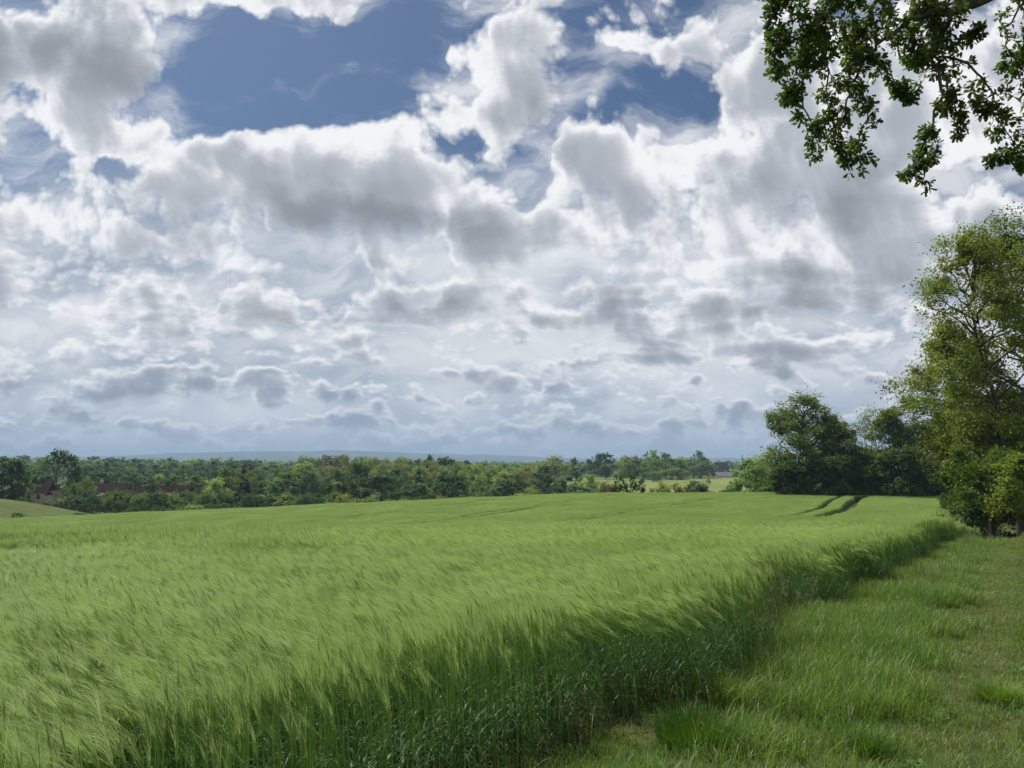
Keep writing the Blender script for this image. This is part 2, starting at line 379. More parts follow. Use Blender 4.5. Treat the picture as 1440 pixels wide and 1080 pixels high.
def build_ground():
    Ys = np.concatenate([np.arange(-60, 0, 4.0), np.arange(0, 50, 0.35), np.arange(50, 210, 1.6), np.geomspace(210, 9500, 110)])
    us = np.concatenate([np.linspace(-3.2, -0.9, 30, endpoint=False), np.linspace(-0.9, 0.9, 190, endpoint=False), np.linspace(0.9, 3.2, 31)])
    U, Y = np.meshgrid(us, Ys)
    X = U * (np.minimum(np.maximum(Y, 0), 5200) + 14.0)
    Z = ground_z(X, Y)
    nr, nc = Y.shape
    v = np.stack([X, Y, Z], 2).reshape(-1, 3)
    i = (np.arange(nr - 1)[:, None] * nc + np.arange(nc - 1)[None]).reshape(-1)
    f = np.stack([i, i + 1, i + nc + 1, i + nc], 1)
    c = v[f].mean(1); cx, cyy = c[:, 0], c[:, 1]
    dd = edge_d(cx, cyy)
    mi = np.full(len(f), 3, np.int32)                                   # woodland floor
    mi[(cyy < 160)] = 1                                                 # verge grass
    mi[(dd > 0.25) & (cyy < 151)] = 0                                   # soil under the barley
    mi[(cyy > 165) & (cyy < 560) & (cx > 18) ] = 2                     # meadow beyond the crest
    mi[(cx < -84) & (cyy > 151) & (cyy < 212)] = 4                      # rough pasture on the left
    me = bpy.data.meshes.new('ground')
    me.vertices.add(len(v)); me.vertices.foreach_set('co', v.astype(np.float32).reshape(-1))
    me.loops.add(f.size); me.loops.foreach_set('vertex_index', f.astype(np.int32).reshape(-1))
    me.polygons.add(len(f)); me.polygons.foreach_set('loop_start', np.arange(len(f), dtype=np.int32) * 4)
    me.polygons.foreach_set('material_index', mi); me.polygons.foreach_set('use_smooth', np.ones(len(f), bool))
    me.update(calc_edges=True)
    for m in (solid_mat('soil', (0.028, 0.034, 0.012), (0.050, 0.048, 0.022), 3.0, 0.95, 0.1, 0.03),
              solid_mat('verge_turf', (0.030, 0.056, 0.012), (0.062, 0.066, 0.028), 2.6, 0.95, 0.1, 0.04),
              solid_mat('meadow', (0.115, 0.150, 0.035), (0.150, 0.178, 0.050), 0.05, 0.9, 0.1, 0.0, 6.0, (1, 0.4, 1)),
              solid_mat('woodland_floor', (0.030, 0.055, 0.016), (0.06, 0.085, 0.025), 0.02, 0.95, 0.1),
              solid_mat('pasture', (0.050, 0.075, 0.016), (0.085, 0.105, 0.030), 0.30, 0.95, 0.1, 0.05, 7.0, (1, 2.5, 1))):
        me.materials.append(m)
    o = bpy.data.objects.new('ground', me); COL.objects.link(o); tag(o, kind='structure')

    # long blue ridge on the horizon
    b = Buf()
    for k, (dist, seed, rows) in enumerate(((7800, 41, [(-700, 640), (0, 643), (120, 642), (180, 640), (250, 637), (340, 635), (430, 634.5), (500, 633), (520, 634), (620, 638), (700, 640), (760, 643), (830, 645), (1000, 643.5), (1060, 644.5), (1120, 645), (1500, 643), (2200, 642)]),
                                            (6200, 52, [(-700, 648), (0, 650), (150, 646), (200, 643), (300, 642), (420, 641), (520, 641.5), (650, 645), (750, 648), (1500, 650), (2200, 650)]))):
        px = np.linspace(-700, 2200, 400)
        row = np.interp(px, [r[0] for r in rows], [r[1] for r in rows])
        row = row + (fbm(px / 26.0, px * 0 + seed, seed, 4) - 0.5) * 2.2
        top = np.array([at(p, r, dist) for p, r in zip(px, row)])
        prof = []
        for q, (dy, zf) in enumerate(((-1500, -0.2), (-900, 0.12), (-500, 0.45), (-200, 0.85), (0, 1.0), (700, 0.8), (2500, -0.1))):
            p = top.copy(); p[:, 0] *= (dist + dy) / dist; p[:, 1] = dist + dy
            base = -14.0
            p[:, 2] = base + (top[:, 2] - base) * zf + (fbm(px / 18.0, px * 0 + q * 3.1, seed + q, 3) - 0.5) * 14 * (0.2 < zf < 0.95)
            prof.append(p)
        prof = np.array(prof); nq, npx = prof.shape[:2]
        i = (np.arange(nq - 1)[:, None] * npx + np.arange(npx - 1)[None]).reshape(-1)
        b.add(prof.reshape(-1, 3), np.stack([i, i + 1, i + npx + 1, i + npx], 1), 0)
    tag(b.build('hills', [solid_mat('hill_woods', (0.020, 0.036, 0.022), (0.055, 0.075, 0.040), 0.0035, 0.95, 0.1, 0.0, 6.0)], smooth=True), kind='structure')
build_ground()
# ------------------------------------------------------------------ scattered stuff: instances on points
def scatter(name, pts, rot, scl, idx, protos, label, cat):
    """One object: a cloud of points, each carrying one of the prototype meshes."""
    c = bpy.data.collections.new(name + '_kinds')
    for i, m in enumerate(protos):
        o = bpy.data.objects.new('%s_kind_%02d' % (name, i), m); c.objects.link(o)
    me = bpy.data.meshes.new(name); n = len(pts)
    me.vertices.add(n); me.vertices.foreach_set('co', np.asarray(pts, np.float32).reshape(-1))
    for nm, typ, data, key in (('rot', 'FLOAT_VECTOR', rot, 'vector'), ('scl', 'FLOAT_VECTOR', scl, 'vector'), ('idx', 'INT', idx, 'value')):
        a = me.attributes.new(nm, typ, 'POINT'); a.data.foreach_set(key, np.ascontiguousarray(data, np.int32 if typ == 'INT' else np.float32).reshape(-1))
    o = bpy.data.objects.new(name, me); COL.objects.link(o)
    t = bpy.data.node_groups.new(name, 'GeometryNodeTree')
    t.interface.new_socket('Geometry', in_out='INPUT', socket_type='NodeSocketGeometry')
    t.interface.new_socket('Geometry', in_out='OUTPUT', socket_type='NodeSocketGeometry')
    N, L = t.nodes, t.links
    gi, go = N.new('NodeGroupInput'), N.new('NodeGroupOutput')
    ci = N.new('GeometryNodeCollectionInfo'); ci.inputs['Collection'].default_value = c
    ci.inputs['Separate Children'].default_value = True; ci.inputs['Reset Children'].default_value = True
    ip = N.new('GeometryNodeInstanceOnPoints'); ip.inputs['Pick Instance'].default_value = True
    def attr(nm, dt):
        a = N.new('GeometryNodeInputNamedAttribute'); a.data_type = dt; a.inputs['Name'].default_value = nm
        return a.outputs['Attribute']
    er = N.new('FunctionNodeEulerToRotation')
    L.new(gi.outputs[0], ip.inputs['Points']); L.new(ci.outputs[0], ip.inputs['Instance'])
    L.new(attr('idx', 'INT'), ip.inputs['Instance Index'])
    L.new(attr('rot', 'FLOAT_VECTOR'), er.inputs[0]); L.new(er.outputs[0], ip.inputs['Rotation'])
    L.new(attr('scl', 'FLOAT_VECTOR'), ip.inputs['Scale'])
    L.new(ip.outputs[0], go.inputs[0])
    md = o.modifiers.new('scatter', 'NODES'); md.node_group = t
    return tag(o, label, cat, kind='stuff')

def unit(v): return v / (np.linalg.norm(v, axis=-1, keepdims=True) + 1e-9)
WIND = np.array([-0.93, 0.36, 0.0])            # the wind blows from the right and lays the ears over to the left

def barley_patch(size, per_m2, lean, seed, lod):
    """A square of standing barley: stems, arching blades, ears and long awns all combed over by the wind."""
    r = np.random.default_rng(seed); b = Buf()
    N = int(size * size * per_m2)
    base = np.zeros((N, 3)); base[:, :2] = (r.random((N, 2)) - 0.5) * size * 1.04
    H = 0.76 + r.normal(0, 0.045, N); H[r.random(N) < 0.06] += 0.07
    low = r.random(N) < 0.28; H[low] *= 0.72 + 0.2 * r.random(low.sum())      # side shoots carry their ears lower
    ln = np.clip(lean + r.normal(0, 0.07, N), 0.02, 0.9)
    ang = r.normal(0, 0.28, N)
    wd = np.stack([WIND[0] * np.cos(ang) - WIND[1] * np.sin(ang), WIND[0] * np.sin(ang) + WIND[1] * np.cos(ang), 0 * ang], 1)
    az = r.random(N) * 6.283; side = np.stack([np.cos(az), np.sin(az), 0 * az], 1)
    def stem_pt(t): return base + wd * (ln * H * 0.62 * t ** 2.4)[:, None] + np.array([0, 0, 1.0]) * (H * t * (1 - 0.16 * ln * t ** 2))[:, None]
    ts = {0: [0, .3, .55, .75, .9, 1], 1: [0.1, .5, .8, 1], 2: [0.3, .75, 1]}[lod]
    P = np.stack([stem_pt(np.full(N, t)) for t in ts], 1)
    wst = {0: 0.0021, 1: 0.003, 2: 0.007}[lod]
    b.ribbon(P, np.linspace(wst * 1.15, wst * 0.8, len(ts))[None], side, 0)
    tip = P[:, -1]; tdir = unit(P[:, -1] - P[:, -2])
    # blades
    nl = {0: 3, 1: 2, 2: 1}[lod]
    for j in range(nl):
        t0 = np.clip({0: [.18, .36, .54], 1: [.35, .52], 2: [.58]}[lod][j] + r.normal(0, .06, N), .1, .93)
        p0 = stem_pt(t0)
        a = r.random(N) * 6.283; out = np.stack([np.cos(a), np.sin(a), 0 * a], 1) * 0.75 + wd * 0.55 * (0.4 + t0)[:, None]; out[:, 2] = 0; out = unit(out)
        Ln = (0.12 + 0.12 * r.random(N)) * (1.15 if j == 1 else 1.0); up = 0.35 + 0.65 * r.random(N); drp = 0.7 + 0.9 * r.random(N)
        ks = np.linspace(0, 1, 6 if lod == 0 else 4)
        pts = np.stack([p0 + out * (Ln * k * (0.55 + 0.4 * k))[:, None] + np.array([0, 0, 1.0]) * (Ln * (up * k - drp * k * k))[:, None] for k in ks], 1)
        wl = {0: 0.0042, 1: 0.005, 2: 0.009}[lod]
        prof = (np.minimum(1, 0.55 + 2.2 * ks) * (1 - ks ** 2.2) + 0.03)[None] * wl * (0.75 + 0.6 * r.random(N))[:, None]
        sd = unit(np.cross(out, np.array([0, 0, 1.0])))
        dry = (r.random(N) < (0.16 if j == 0 else 0.03)) if lod < 2 else np.zeros(N, bool)
        b.ribbon(pts[~dry], prof[~dry], sd[~dry], 1)
        if dry.any(): b.ribbon(pts[dry], prof[dry] * .8, sd[dry], 4)
    # ears
    ed = unit(tdir + wd * (0.10 + 1.0 * ln)[:, None] - np.array([0, 0, 1.0]) * (0.25 * ln)[:, None])
    eL = 0.065 + 0.02 * r.random(N)
    ks = np.array([0, .2, .6, 1.0])
    pe = tip[:, None] + ed[:, None] * (eL[:, None] * ks)[..., None]
    we = {0: 0.0048, 1: 0.0058, 2: 0.010}[lod]
    for q in range(2 if lod == 0 else 1):
        sd = side if q == 0 else unit(np.cross(ed, side))
        b.ribbon(pe, (np.array([.4, 1, .9, .25]) * we)[None], sd, 2)
    # awns
    na = {0: 18, 1: 13, 2: 7}[lod]
    for j in range(na):
        s0 = r.random(N) * 0.9
        p0 = tip + ed * (eL * s0)[:, None]
        sp = r.normal(0, 1, (N, 3)); sp = unit(sp - ed * (sp * ed).sum(1)[:, None])
        ad = unit(ed + sp * (0.10 + 0.16 * r.random(N))[:, None])
        La = 0.105 + 0.06 * r.random(N)
        bend = wd * (0.02 + 0.05 * ln)[:, None] - np.array([0, 0, 1.0]) * (0.012 + 0.03 * ln)[:, None]
        ks = np.array([0, .5, 1.0])
        pts = p0[:, None] + ad[:, None] * (La[:, None] * ks)[..., None] + bend[:, None] * (ks ** 2)[None, :, None]
        wa = {0: 0.00075, 1: 0.0016, 2: 0.0046}[lod]
        sd = unit(np.cross(ad, r.normal(0, 1, (N, 3))))
        b.ribbon(pts, (np.array([1.0, .75, .2]) * wa)[None], sd, 3)
    return b.mesh('barley_patch', BARLEY_MATS)

BARLEY_MATS = [
    leaf_mat('barley_stem', (0.075, 0.155, 0.032), (0.13, 0.225, 0.05), 0.25, 0.55, 0.3, 0.5, rnd=0.3),
    leaf_mat('barley_blade', (0.034, 0.095, 0.026), (0.062, 0.135, 0.036), 0.30, 0.50, 0.22, 0.5, rnd=0.3),
    leaf_mat('barley_ear', (0.19, 0.29, 0.075), (0.26, 0.36, 0.10), 0.35, 0.5, 0.3, 0.25, rnd=0.3),
    leaf_mat('barley_awn', (0.328, 0.438, 0.148), (0.428, 0.545, 0.225), 0.48, 0.55, 0.2, 0.18, tcol=(1.15, 1.2, 0.85), rnd=0.5),
    leaf_mat('barley_dry', (0.20, 0.16, 0.06), (0.27, 0.22, 0.10), 0.25, 0.7, 0.2, 0.5)]

def build_barley():
    protos = []; LEANS = (0.08, 0.20, 0.36)
    for lod, (size, dens) in enumerate(((0.42, 430), (0.84, 310), (0.84, 180))):
        for li, lean in enumerate(LEANS):
            for k in range(3): protos.append(barley_patch(size, dens, lean, 100 * lod + 10 * li + k, lod))
    for li, lean in enumerate(LEANS):                     # small far clumps beside the tramlines
        for k in range(2): protos.append(barley_patch(0.42, 240, lean, 900 + 10 * li + k, 2))
    for li, lean in enumerate(LEANS):                     # small clumps for the edge further along
        for k in range(2): protos.append(barley_patch(0.42, 480, lean, 950 + 10 * li + k, 1))
    pts, idx = [], []
    def grid(size, y0, y1, keep):
        """Jittered grid aligned with the field edge."""
        a0 = np.arange(0.0, 230.0, size); l0 = np.arange(-8.0, 200.0, size)
        D, Lg = np.meshgrid(a0 + size * 0.5, l0)
        D = D.reshape(-1); Lg = Lg.reshape(-1)
        D = D + (RNG.random(D.shape) - 0.5) * size * 0.12; Lg = Lg + (RNG.random(D.shape) - 0.5) * size * 0.3
        Y = Lg * EDY + D * EDX; X = edge_x(Y) - D / EDY
        u = X / np.maximum(Y, 1.0)
        ok = (Y > y0) & (Y <= y1) & (np.abs(u) < 0.86 + 1.5 / np.maximum(Y, .5)) & (Y < 150 + 1.0 * vnoise(X / 9, Y * 0, 4)) & keep(D, X, Y)
        return X[ok], Y[ok], D[ok]
    tr = np.array(TRAM)
    hw = np.array(TRAM_HW)
    def tdist(D, Y): return (np.abs(D[:, None] + (1.3 * np.sin((Y - 80) / 10.0) * sstep(Y, 60, 75) + 30.0 * (Y > 126 + 4 * vnoise(D, 0 * D, 8)))[:, None] * (np.arange(len(tr)) < 2)[None] - tr[None]) - hw[None]).min(1)
    def put(X, Y, D, base, nv):
        gust = fbm(X / 6.5 + 3, Y / 9.0, 21, 2) + 0.10 * (RNG.random(len(X)) - 0.5) + 0.10 * np.exp(-Y / 10.0)
        li = np.clip(((gust - 0.40) / 0.22 * 3).astype(int), 0, 2)
        near_edge = D < 0.9
        li = np.where(near_edge & (RNG.random(len(X)) < 0.7), 0, li)
        idx.append(base + li * nv + RNG.integers(0, nv, len(X)))
        pts.append(np.stack([X, Y, ground_z(X, Y) - 0.02], 1))
    R1, R2 = 13.0, 42.0
    rag = lambda D, X, Y: D > 0.10 + 0.34 * vnoise(X / 0.8, Y / 0.8, 31)
    X, Y, D = grid(0.42, 0.6, R1, lambda D, X, Y: rag(D, X, Y)); put(X, Y, D, 0, 3)
    X, Y, D = grid(0.60, R1, R2, lambda D, X, Y: (D > 0.95) & (tdist(D, Y) > 0.10)); put(X, Y, D, 9, 3)
    X, Y, D = grid(0.36, R1, R2, lambda D, X, Y: (D < 1.3) & rag(D, X, Y)); put(X, Y, D, 33, 2)
    X, Y, D = grid(0.62, R2, 151, lambda D, X, Y: (D > 0.3) & (tdist(D, Y) > 0.40)); put(X, Y, D, 18, 3)
    X, Y, D = grid(0.36, R2, 151, lambda D, X, Y: (tdist(D, Y) > 0.0) & (tdist(D, Y) < 0.7)); put(X, Y, D, 27, 2)
    pts_ = np.concatenate(pts); idx_ = np.concatenate(idx); n = len(pts_)
    X, Y = pts_[:, 0], pts_[:, 1]
    e = 0.4
    sx = (ground_z(X + e, Y) - ground_z(X - e, Y)) / (2 * e); sy = (ground_z(X, Y + e) - ground_z(X, Y - e)) / (2 * e)
    rot = np.stack([sy, -sx, RNG.normal(0, 0.09, n)], 1)
    hz = 0.82 + 0.20 * fbm(X / 2.6, Y / 2.6, 77, 3) + 0.18 * fbm(X / 9.0, Y / 5.5, 78, 2) + RNG.normal(0, 0.025, n)
    scl = np.stack([np.ones(n), np.ones(n), hz], 1)
    print('barley tiles', n)
    scatter('barley', pts_, rot, scl, idx_, protos, 'tall green bearded barley combed over by the wind', 'barley')
build_barley()
# ------------------------------------------------------------------ grass on the verge
def grass_patch(size, per_m2, h0, h1, seed, mats_w, wid=0.0022, flop=0.5):
    """A square of turf: blades of mixed height; mats_w gives the share of each blade colour."""
    r = np.random.default_rng(seed); b = Buf(); N = int(size * size * per_m2)
    base = np.zeros((N, 3)); base[:, :2] = (r.random((N, 2)) - 0.5) * size * 1.1
    cl = (r.random((7, 2)) - 0.5) * size                       # blades gather in small tussocks
    pick = r.integers(0, 7, N); pull = (r.random(N) < 0.45)
    base[pull, :2] = cl[pick[pull]] + r.normal(0, size * 0.05, (pull.sum(), 2))
    L = h0 + (h1 - h0) * r.random(N) ** 2.0
    a = r.random(N) * 6.283; out = np.stack([np.cos(a), np.sin(a), 0 * a], 1)
    fl = flop * (0.25 + 1.0 * r.random(N))
    ks = np.linspace(0, 1, 5)
    P = np.stack([base + out * (L * fl * k ** 1.8)[:, None] + np.array([0, 0, 1.0]) * (L * k * (1 - 0.45 * fl * k))[:, None] for k in ks], 1)
    W = (wid * (0.6 + 0.8 * r.random(N)))[:, None] * (1.05 - ks ** 1.6)[None]
    sd = unit(np.cross(out, [0, 0, 1.0]) + r.normal(0, .3, (N, 3)))
    m = r.choice(len(mats_w), N, p=np.array(mats_w) / sum(mats_w))
    for q in range(len(mats_w)):
        k = m == q
        if k.any(): b.ribbon(P[k], W[k], sd[k], q)
    return b.mesh('grass_patch', GRASS_MATS)
GRASS_MATS = [leaf_mat('grass_bright', (0.118, 0.208, 0.028), (0.215, 0.310, 0.056), 0.35, 0.5, 0.3, 0.9, rnd=0.8),
              leaf_mat('grass_deep', (0.055, 0.130, 0.020), (0.098, 0.182, 0.033), 0.3, 0.45, 0.4, 0.7, rnd=0.5),
              leaf_mat('grass_pale', (0.20, 0.23, 0.10), (0.28, 0.29, 0.14), 0.3, 0.55, 0.3, 0.7, rnd=0.4),
              leaf_mat('grass_dry', (0.21, 0.185, 0.10), (0.29, 0.25, 0.15), 0.2, 0.7, 0.2, 0.7, rnd=0.4)]
CLOVER_MAT = leaf_mat('weed_leaf', (0.055, 0.14, 0.025), (0.10, 0.20, 0.035), 0.3, 0.5, 0.35, 1.5, rnd=0.5)

def weed_patch(seed):
    """Low broad-leaved weeds: plantain, dock seedlings, clover."""
    r = np.random.default_rng(seed); b = Buf()
    for _ in range(7):
        c = np.append((r.random(2) - 0.5) * 0.36, 0); n = r.integers(5, 10); a = r.random(n) * 6.283
        out = np.stack([np.cos(a), np.sin(a), 0 * a], 1); L = 0.045 + 0.07 * r.random(n); up = 0.25 + 0.8 * r.random(n)
        ks = np.linspace(0, 1, 5)
        P = np.stack([c + out * (L * k)[:, None] + np.array([0, 0, 1.0]) * (L * (up * k - .5 * k * k) + .015)[:, None] for k in ks], 1)
        W = (L * 0.2)[:, None] * np.array([.15, .8, 1, .75, .08])[None]
        b.ribbon(P, W, unit(np.cross(out, [0, 0, 1.0])), 0)
    return b.mesh('weed_patch', [CLOVER_MAT])

def build_grass():
    protos = []
    for k in range(4): protos.append(grass_patch(0.34, 2600, 0.05, 0.13, 300 + k, (6, 3, 0.6, 0.10)))            # 0-3 short green
    for k in range(3): protos.append(grass_patch(0.34, 2300, 0.035, 0.09, 310 + k, (3, 2, 3, .7)))             # 4-6 worn, pale
    for k in range(4): protos.append(grass_patch(0.34, 2200, 0.10, 0.30, 320 + k, (6, 4, 0.4, 0.06), 0.0026, .6)) # 7-10 long lush
    for k in range(2): protos.append(grass_patch(0.34, 1300, 0.25, 0.55, 330 + k, (3, 3, 2, 1.4), 0.0022, .45))    # 11-12 rank, seeding
    for k in range(2): protos.append(weed_patch(340 + k))                                                      # 13-14
    s = 0.21
    Yg = np.arange(1.5, 46, s); pts = []
    XX, YY = np.meshgrid(np.arange(-2, 58, s), Yg)
    X = XX.reshape(-1) + (RNG.random(XX.size) - .5) * s; Y = YY.reshape(-1) + (RNG.random(XX.size) - .5) * s
    d = -edge_d(X, Y)
    ok = (d > -0.42) & (d < 16) & (X / Y < 1.25) & (X / Y > -0.8) & ((Y < 18) | (RNG.random(len(X)) < 0.62))
    X, Y, d = X[ok], Y[ok], d[ok]
    # how tall and how worn the turf is
    lush = fbm(X / 1.3, Y / 1.3, 51, 3); dry = fbm(X / 0.9 + 7, Y / 1.6, 52, 3)
    path = np.exp(-((d - 1.55 - 0.35 * vnoise(Y / 3, 0 * Y, 3)) / 0.42) ** 2) * sstep(Y, 3.5, 8) + 0.55 * np.exp(-((d - 3.6) / 0.4) ** 2)
    n = len(X); idx = np.zeros(n, int); rr = RNG.random(n)
    idx[:] = RNG.integers(0, 4, n)
    wear = path * 0.62 + dry * 0.72 + (rr - .5) * 0.30
    idx[wear > 0.52] = RNG.integers(4, 7, (wear > 0.52).sum())
    edgeband = np.exp(-((d - 0.55) / 0.45) ** 2)
    tall = lush * 0.9 + edgeband * 0.20 - path * 0.26 + (RNG.random(n) - .5) * 0.2 + 0.10 * sstep(d, 4.2, 6.0)
    k = tall > 0.50; idx[k] = RNG.integers(7, 11, k.sum())
    k = (tall > 0.86) & (d < 0.7) & (Y > 9); idx[k] = RNG.integers(11, 13, k.sum())
    bare = (d < 0.35) & (fbm(X / 0.5, Y / 0.5, 58, 2) > 0.85) & (Y < 14)
    k = ~bare
    X, Y, d, idx, lush = X[k], Y[k], d[k], idx[k], lush[k]; n = len(X)
    sc = 0.58 + 0.78 * lush + RNG.normal(0, .08, n)
    scl = np.stack([np.ones(n), np.ones(n), sc], 1)
    rot = np.stack([RNG.normal(0, .06, n), RNG.normal(0, .06, n), RNG.random(n) * 6.283], 1)
    P = np.stack([X, Y, ground_z(X, Y) - 0.012], 1)
    print('grass tiles', n)
    scatter('grass', P, rot, scl, np.clip(idx, 0, 12), protos[:13], 'rough mown grass and long tussocks on the field margin', 'grass')
    q = RNG.random(n) < 0.07
    q &= (Y < 16)
    scatter('weeds', P[q] + [0, 0, .012], rot[q], np.repeat(0.35 + 0.4 * RNG.random((q.sum(), 1)), 3, 1), RNG.integers(0, 2, q.sum()), protos[13:], 'low broad leaved weeds scattered through the margin grass', 'weeds')
build_grass()
# ------------------------------------------------------------------ trees
def rdir(r, n):
    v = r.normal(0, 1, (n, 3)); return unit(v)
def leaves(b, r, C, spread, out, size, m=0, aspect=0.62, fold=0.25):
    """One rhombic leaf spray per centre C (n,3); out = outward direction of each."""
    n = len(C)
    nor = unit(out * 0.7 + np.array([0, 0, 0.75]) + r.normal(0, 0.75, (n, 3)))
    a = unit(np.cross(nor, r.normal(0, 1, (n, 3)))); c = np.cross(nor, a)
    s = size * (0.55 + 0.9 * r.random(n))[:, None]
    v = np.stack([C - a * s * .5, C + c * s * aspect * .5 + nor * s * fold * .3, C + a * s * .5 - nor * s * fold * .4, C - c * s * aspect * .5 + nor * s * fold * .3], 1)
    i = np.arange(n)[:, None] * 4 + np.arange(4)[None]
    b.add(v.reshape(-1, 3), i, m)
PROFILES = {
    'oak':     lambda t: np.sin(np.clip(t * 0.86 + 0.14, 0, 1) * np.pi) ** 0.55,
    'round':   lambda t: np.sqrt(np.clip(1 - (2 * t * 0.97 - 0.97) ** 2, 0, 1)) ** 0.9,
    'oval':    lambda t: np.sin(np.clip(t * 0.9 + 0.1, 0, 1) * np.pi) ** 0.8,
    'conifer': lambda t: np.clip(1.03 - t, 0.03, 1) ** 0.85,
    'poplar':  lambda t: np.sin(np.clip(t * 0.88 + 0.10, 0, 1) * np.pi) ** 0.5,
    'bush':    lambda t: np.sqrt(np.clip(1 - (t * 0.98) ** 2.4, 0, 1)),
}
def tree_meshes(name, seed, H, R, base, prof, lobes, clumps, per, leaf, mats, lobe_r=0.30, clump_r=0.42, lean=(0, 0), tr=None,
                shell=0.35, twigs=False, uneven=0.25, sides=6, fork=0, off=(0, 0), nmat=1):
    """(trunk mesh, crown mesh): limbs run to lobes of leaf clumps spread through an uneven envelope."""
    r = np.random.default_rng(seed); tb, cb = Buf(), Buf()
    tr = tr or H * 0.017
    top = H * (0.80 if prof != 'conifer' else 0.97)
    zt = np.linspace(0, 1, 9)
    wob = np.cumsum(r.normal(0, H * 0.006, (9, 2)), 0)
    trunk = np.stack([lean[0] * zt ** 1.3 + wob[:, 0], lean[1] * zt ** 1.3 + wob[:, 1], top * zt], 1); trunk[0, :2] = 0
    rad = tr * (1.0 - 0.86 * zt ** 0.9); rad[0] *= 1.45
    tb.tube(trunk, rad, 9)
    trunks = [trunk]
    for k in range(fork):
        f0 = r.integers(1, 4); az = r.random() * 6.28
        dd = np.array([math.cos(az), math.sin(az) * 0.6]) * R * (0.35 + 0.25 * r.random())
        z2 = np.linspace(0, 1, 7)
        p2 = np.stack([trunk[f0, 0] + dd[0] * z2 ** 0.8, trunk[f0, 1] + dd[1] * z2 ** 0.8, trunk[f0, 2] + (top * 0.97 - trunk[f0, 2]) * z2], 1)
        p2[:, :2] += np.cumsum(r.normal(0, H * 0.005, (7, 2)), 0) * (z2[:, None] > 0)
        tb.tube(p2, rad[f0] * 0.75 * (1 - 0.85 * z2), 7); trunks.append(p2)
    ph = r.random(3) * 6.28
    def env(t, az):
        return R * PROFILES[prof](t) * (1 + uneven * (np.sin(az * 2 + ph[0] + t * 4) * .5 + np.sin(az * 3 + ph[1] - t * 7) * .35 + np.sin(az * 5 + ph[2] + t * 11) * .3))
    t = r.random(lobes) ** (0.9 if prof != 'conifer' else 1.5); az = (np.arange(lobes) * 2.39996 + r.random(lobes) * 0.9)
    rho = np.sqrt(shell + (1 - shell) * r.random(lobes)) * 0.86
    e = env(t, az) * rho
    ctr = lambda tt: np.stack([np.interp(tt, zt, trunk[:, 0]), np.interp(tt, zt, trunk[:, 1])], -1)
    zl = base + (H - base) * (0.03 + 0.90 * t)
    cen = ctr(np.clip(zl / H, 0, 1))
    L = np.stack([cen[:, 0] + e * np.cos(az) + off[0], cen[:, 1] + e * np.sin(az) + off[1], zl], 1)
    lr = lobe_r * R * (0.65 + 0.7 * r.random(lobes)) * (1.0 if prof != 'conifer' else np.clip(1.25 - t, .3, 1.2))
    for k in range(lobes):
        T = trunks[r.integers(0, len(trunks))]
        hz = min(max(L[k, 2] - (0.25 + 0.5 * r.random()) * np.hypot(*(L[k, :2] - cen[k])) - 0.02 * H, base * 0.5), top * 0.97)
        i = min(int(np.argmin(np.abs(T[:, 2] - hz))), len(T) - 2)
        p0 = T[i] + (T[i + 1] - T[i]) * np.clip((hz - T[i, 2]) / (T[i + 1, 2] - T[i, 2] + 1e-6), 0, 1)
        q = np.linspace(0, 1, 6)[:, None]
        mid = (p0 + L[k]) / 2 + np.array([0, 0, 0.10 * np.linalg.norm(L[k] - p0)]) + r.normal(0, 0.05 * R, 3)
        P = p0 * (1 - q) ** 2 + 2 * mid * q * (1 - q) + L[k] * q ** 2
        P[1:-1] += r.normal(0, 0.015 * R, (4, 3))
        tb.tube(P, tr * 0.36 * (1 - 0.82 * q[:, 0]), sides)
        n = max(2, int(clumps * (0.6 + 0.8 * r.random())))
        d = rdir(r, n); d[:, 2] *= 0.75
        cc = L[k] + d * (lr[k] * (0.35 + 0.75 * r.random(n)))[:, None]
        cr = clump_r * lr[k] * (0.6 + 0.8 * r.random(n))
        if twigs:
            for j in range(n):
                qq = np.linspace(0, 1, 4)[:, None]
                m2 = (L[k] + cc[j]) / 2 + r.normal(0, 0.12 * lr[k], 3)
                tb.tube(L[k] * (1 - qq) ** 2 + 2 * m2 * qq * (1 - qq) + cc[j] * qq ** 2, tr * 0.07 * (1 - 0.7 * qq[:, 0]), 3)
        w = np.maximum(1, (per * (0.5 + r.random(n))).astype(int)); I = np.repeat(np.arange(n), w)
        g_ = r.normal(0, 0.52, (len(I), 3)); g_[:, 2] *= 0.7
        C = cc[I] + g_ * cr[I][:, None]
        C[:, 2] = np.maximum(C[:, 2], 0.05)
        out = unit(C - np.array([trunk[4, 0], trunk[4, 1], base + (H - base) * 0.4]))
        leaves(cb, r, C, 0, out, leaf, 0 if nmat == 1 else int(r.integers(0, nmat)))
    return tb.mesh(name + '_trunk', [mats[0]]), cb.mesh(name + '_crown', mats[1:])

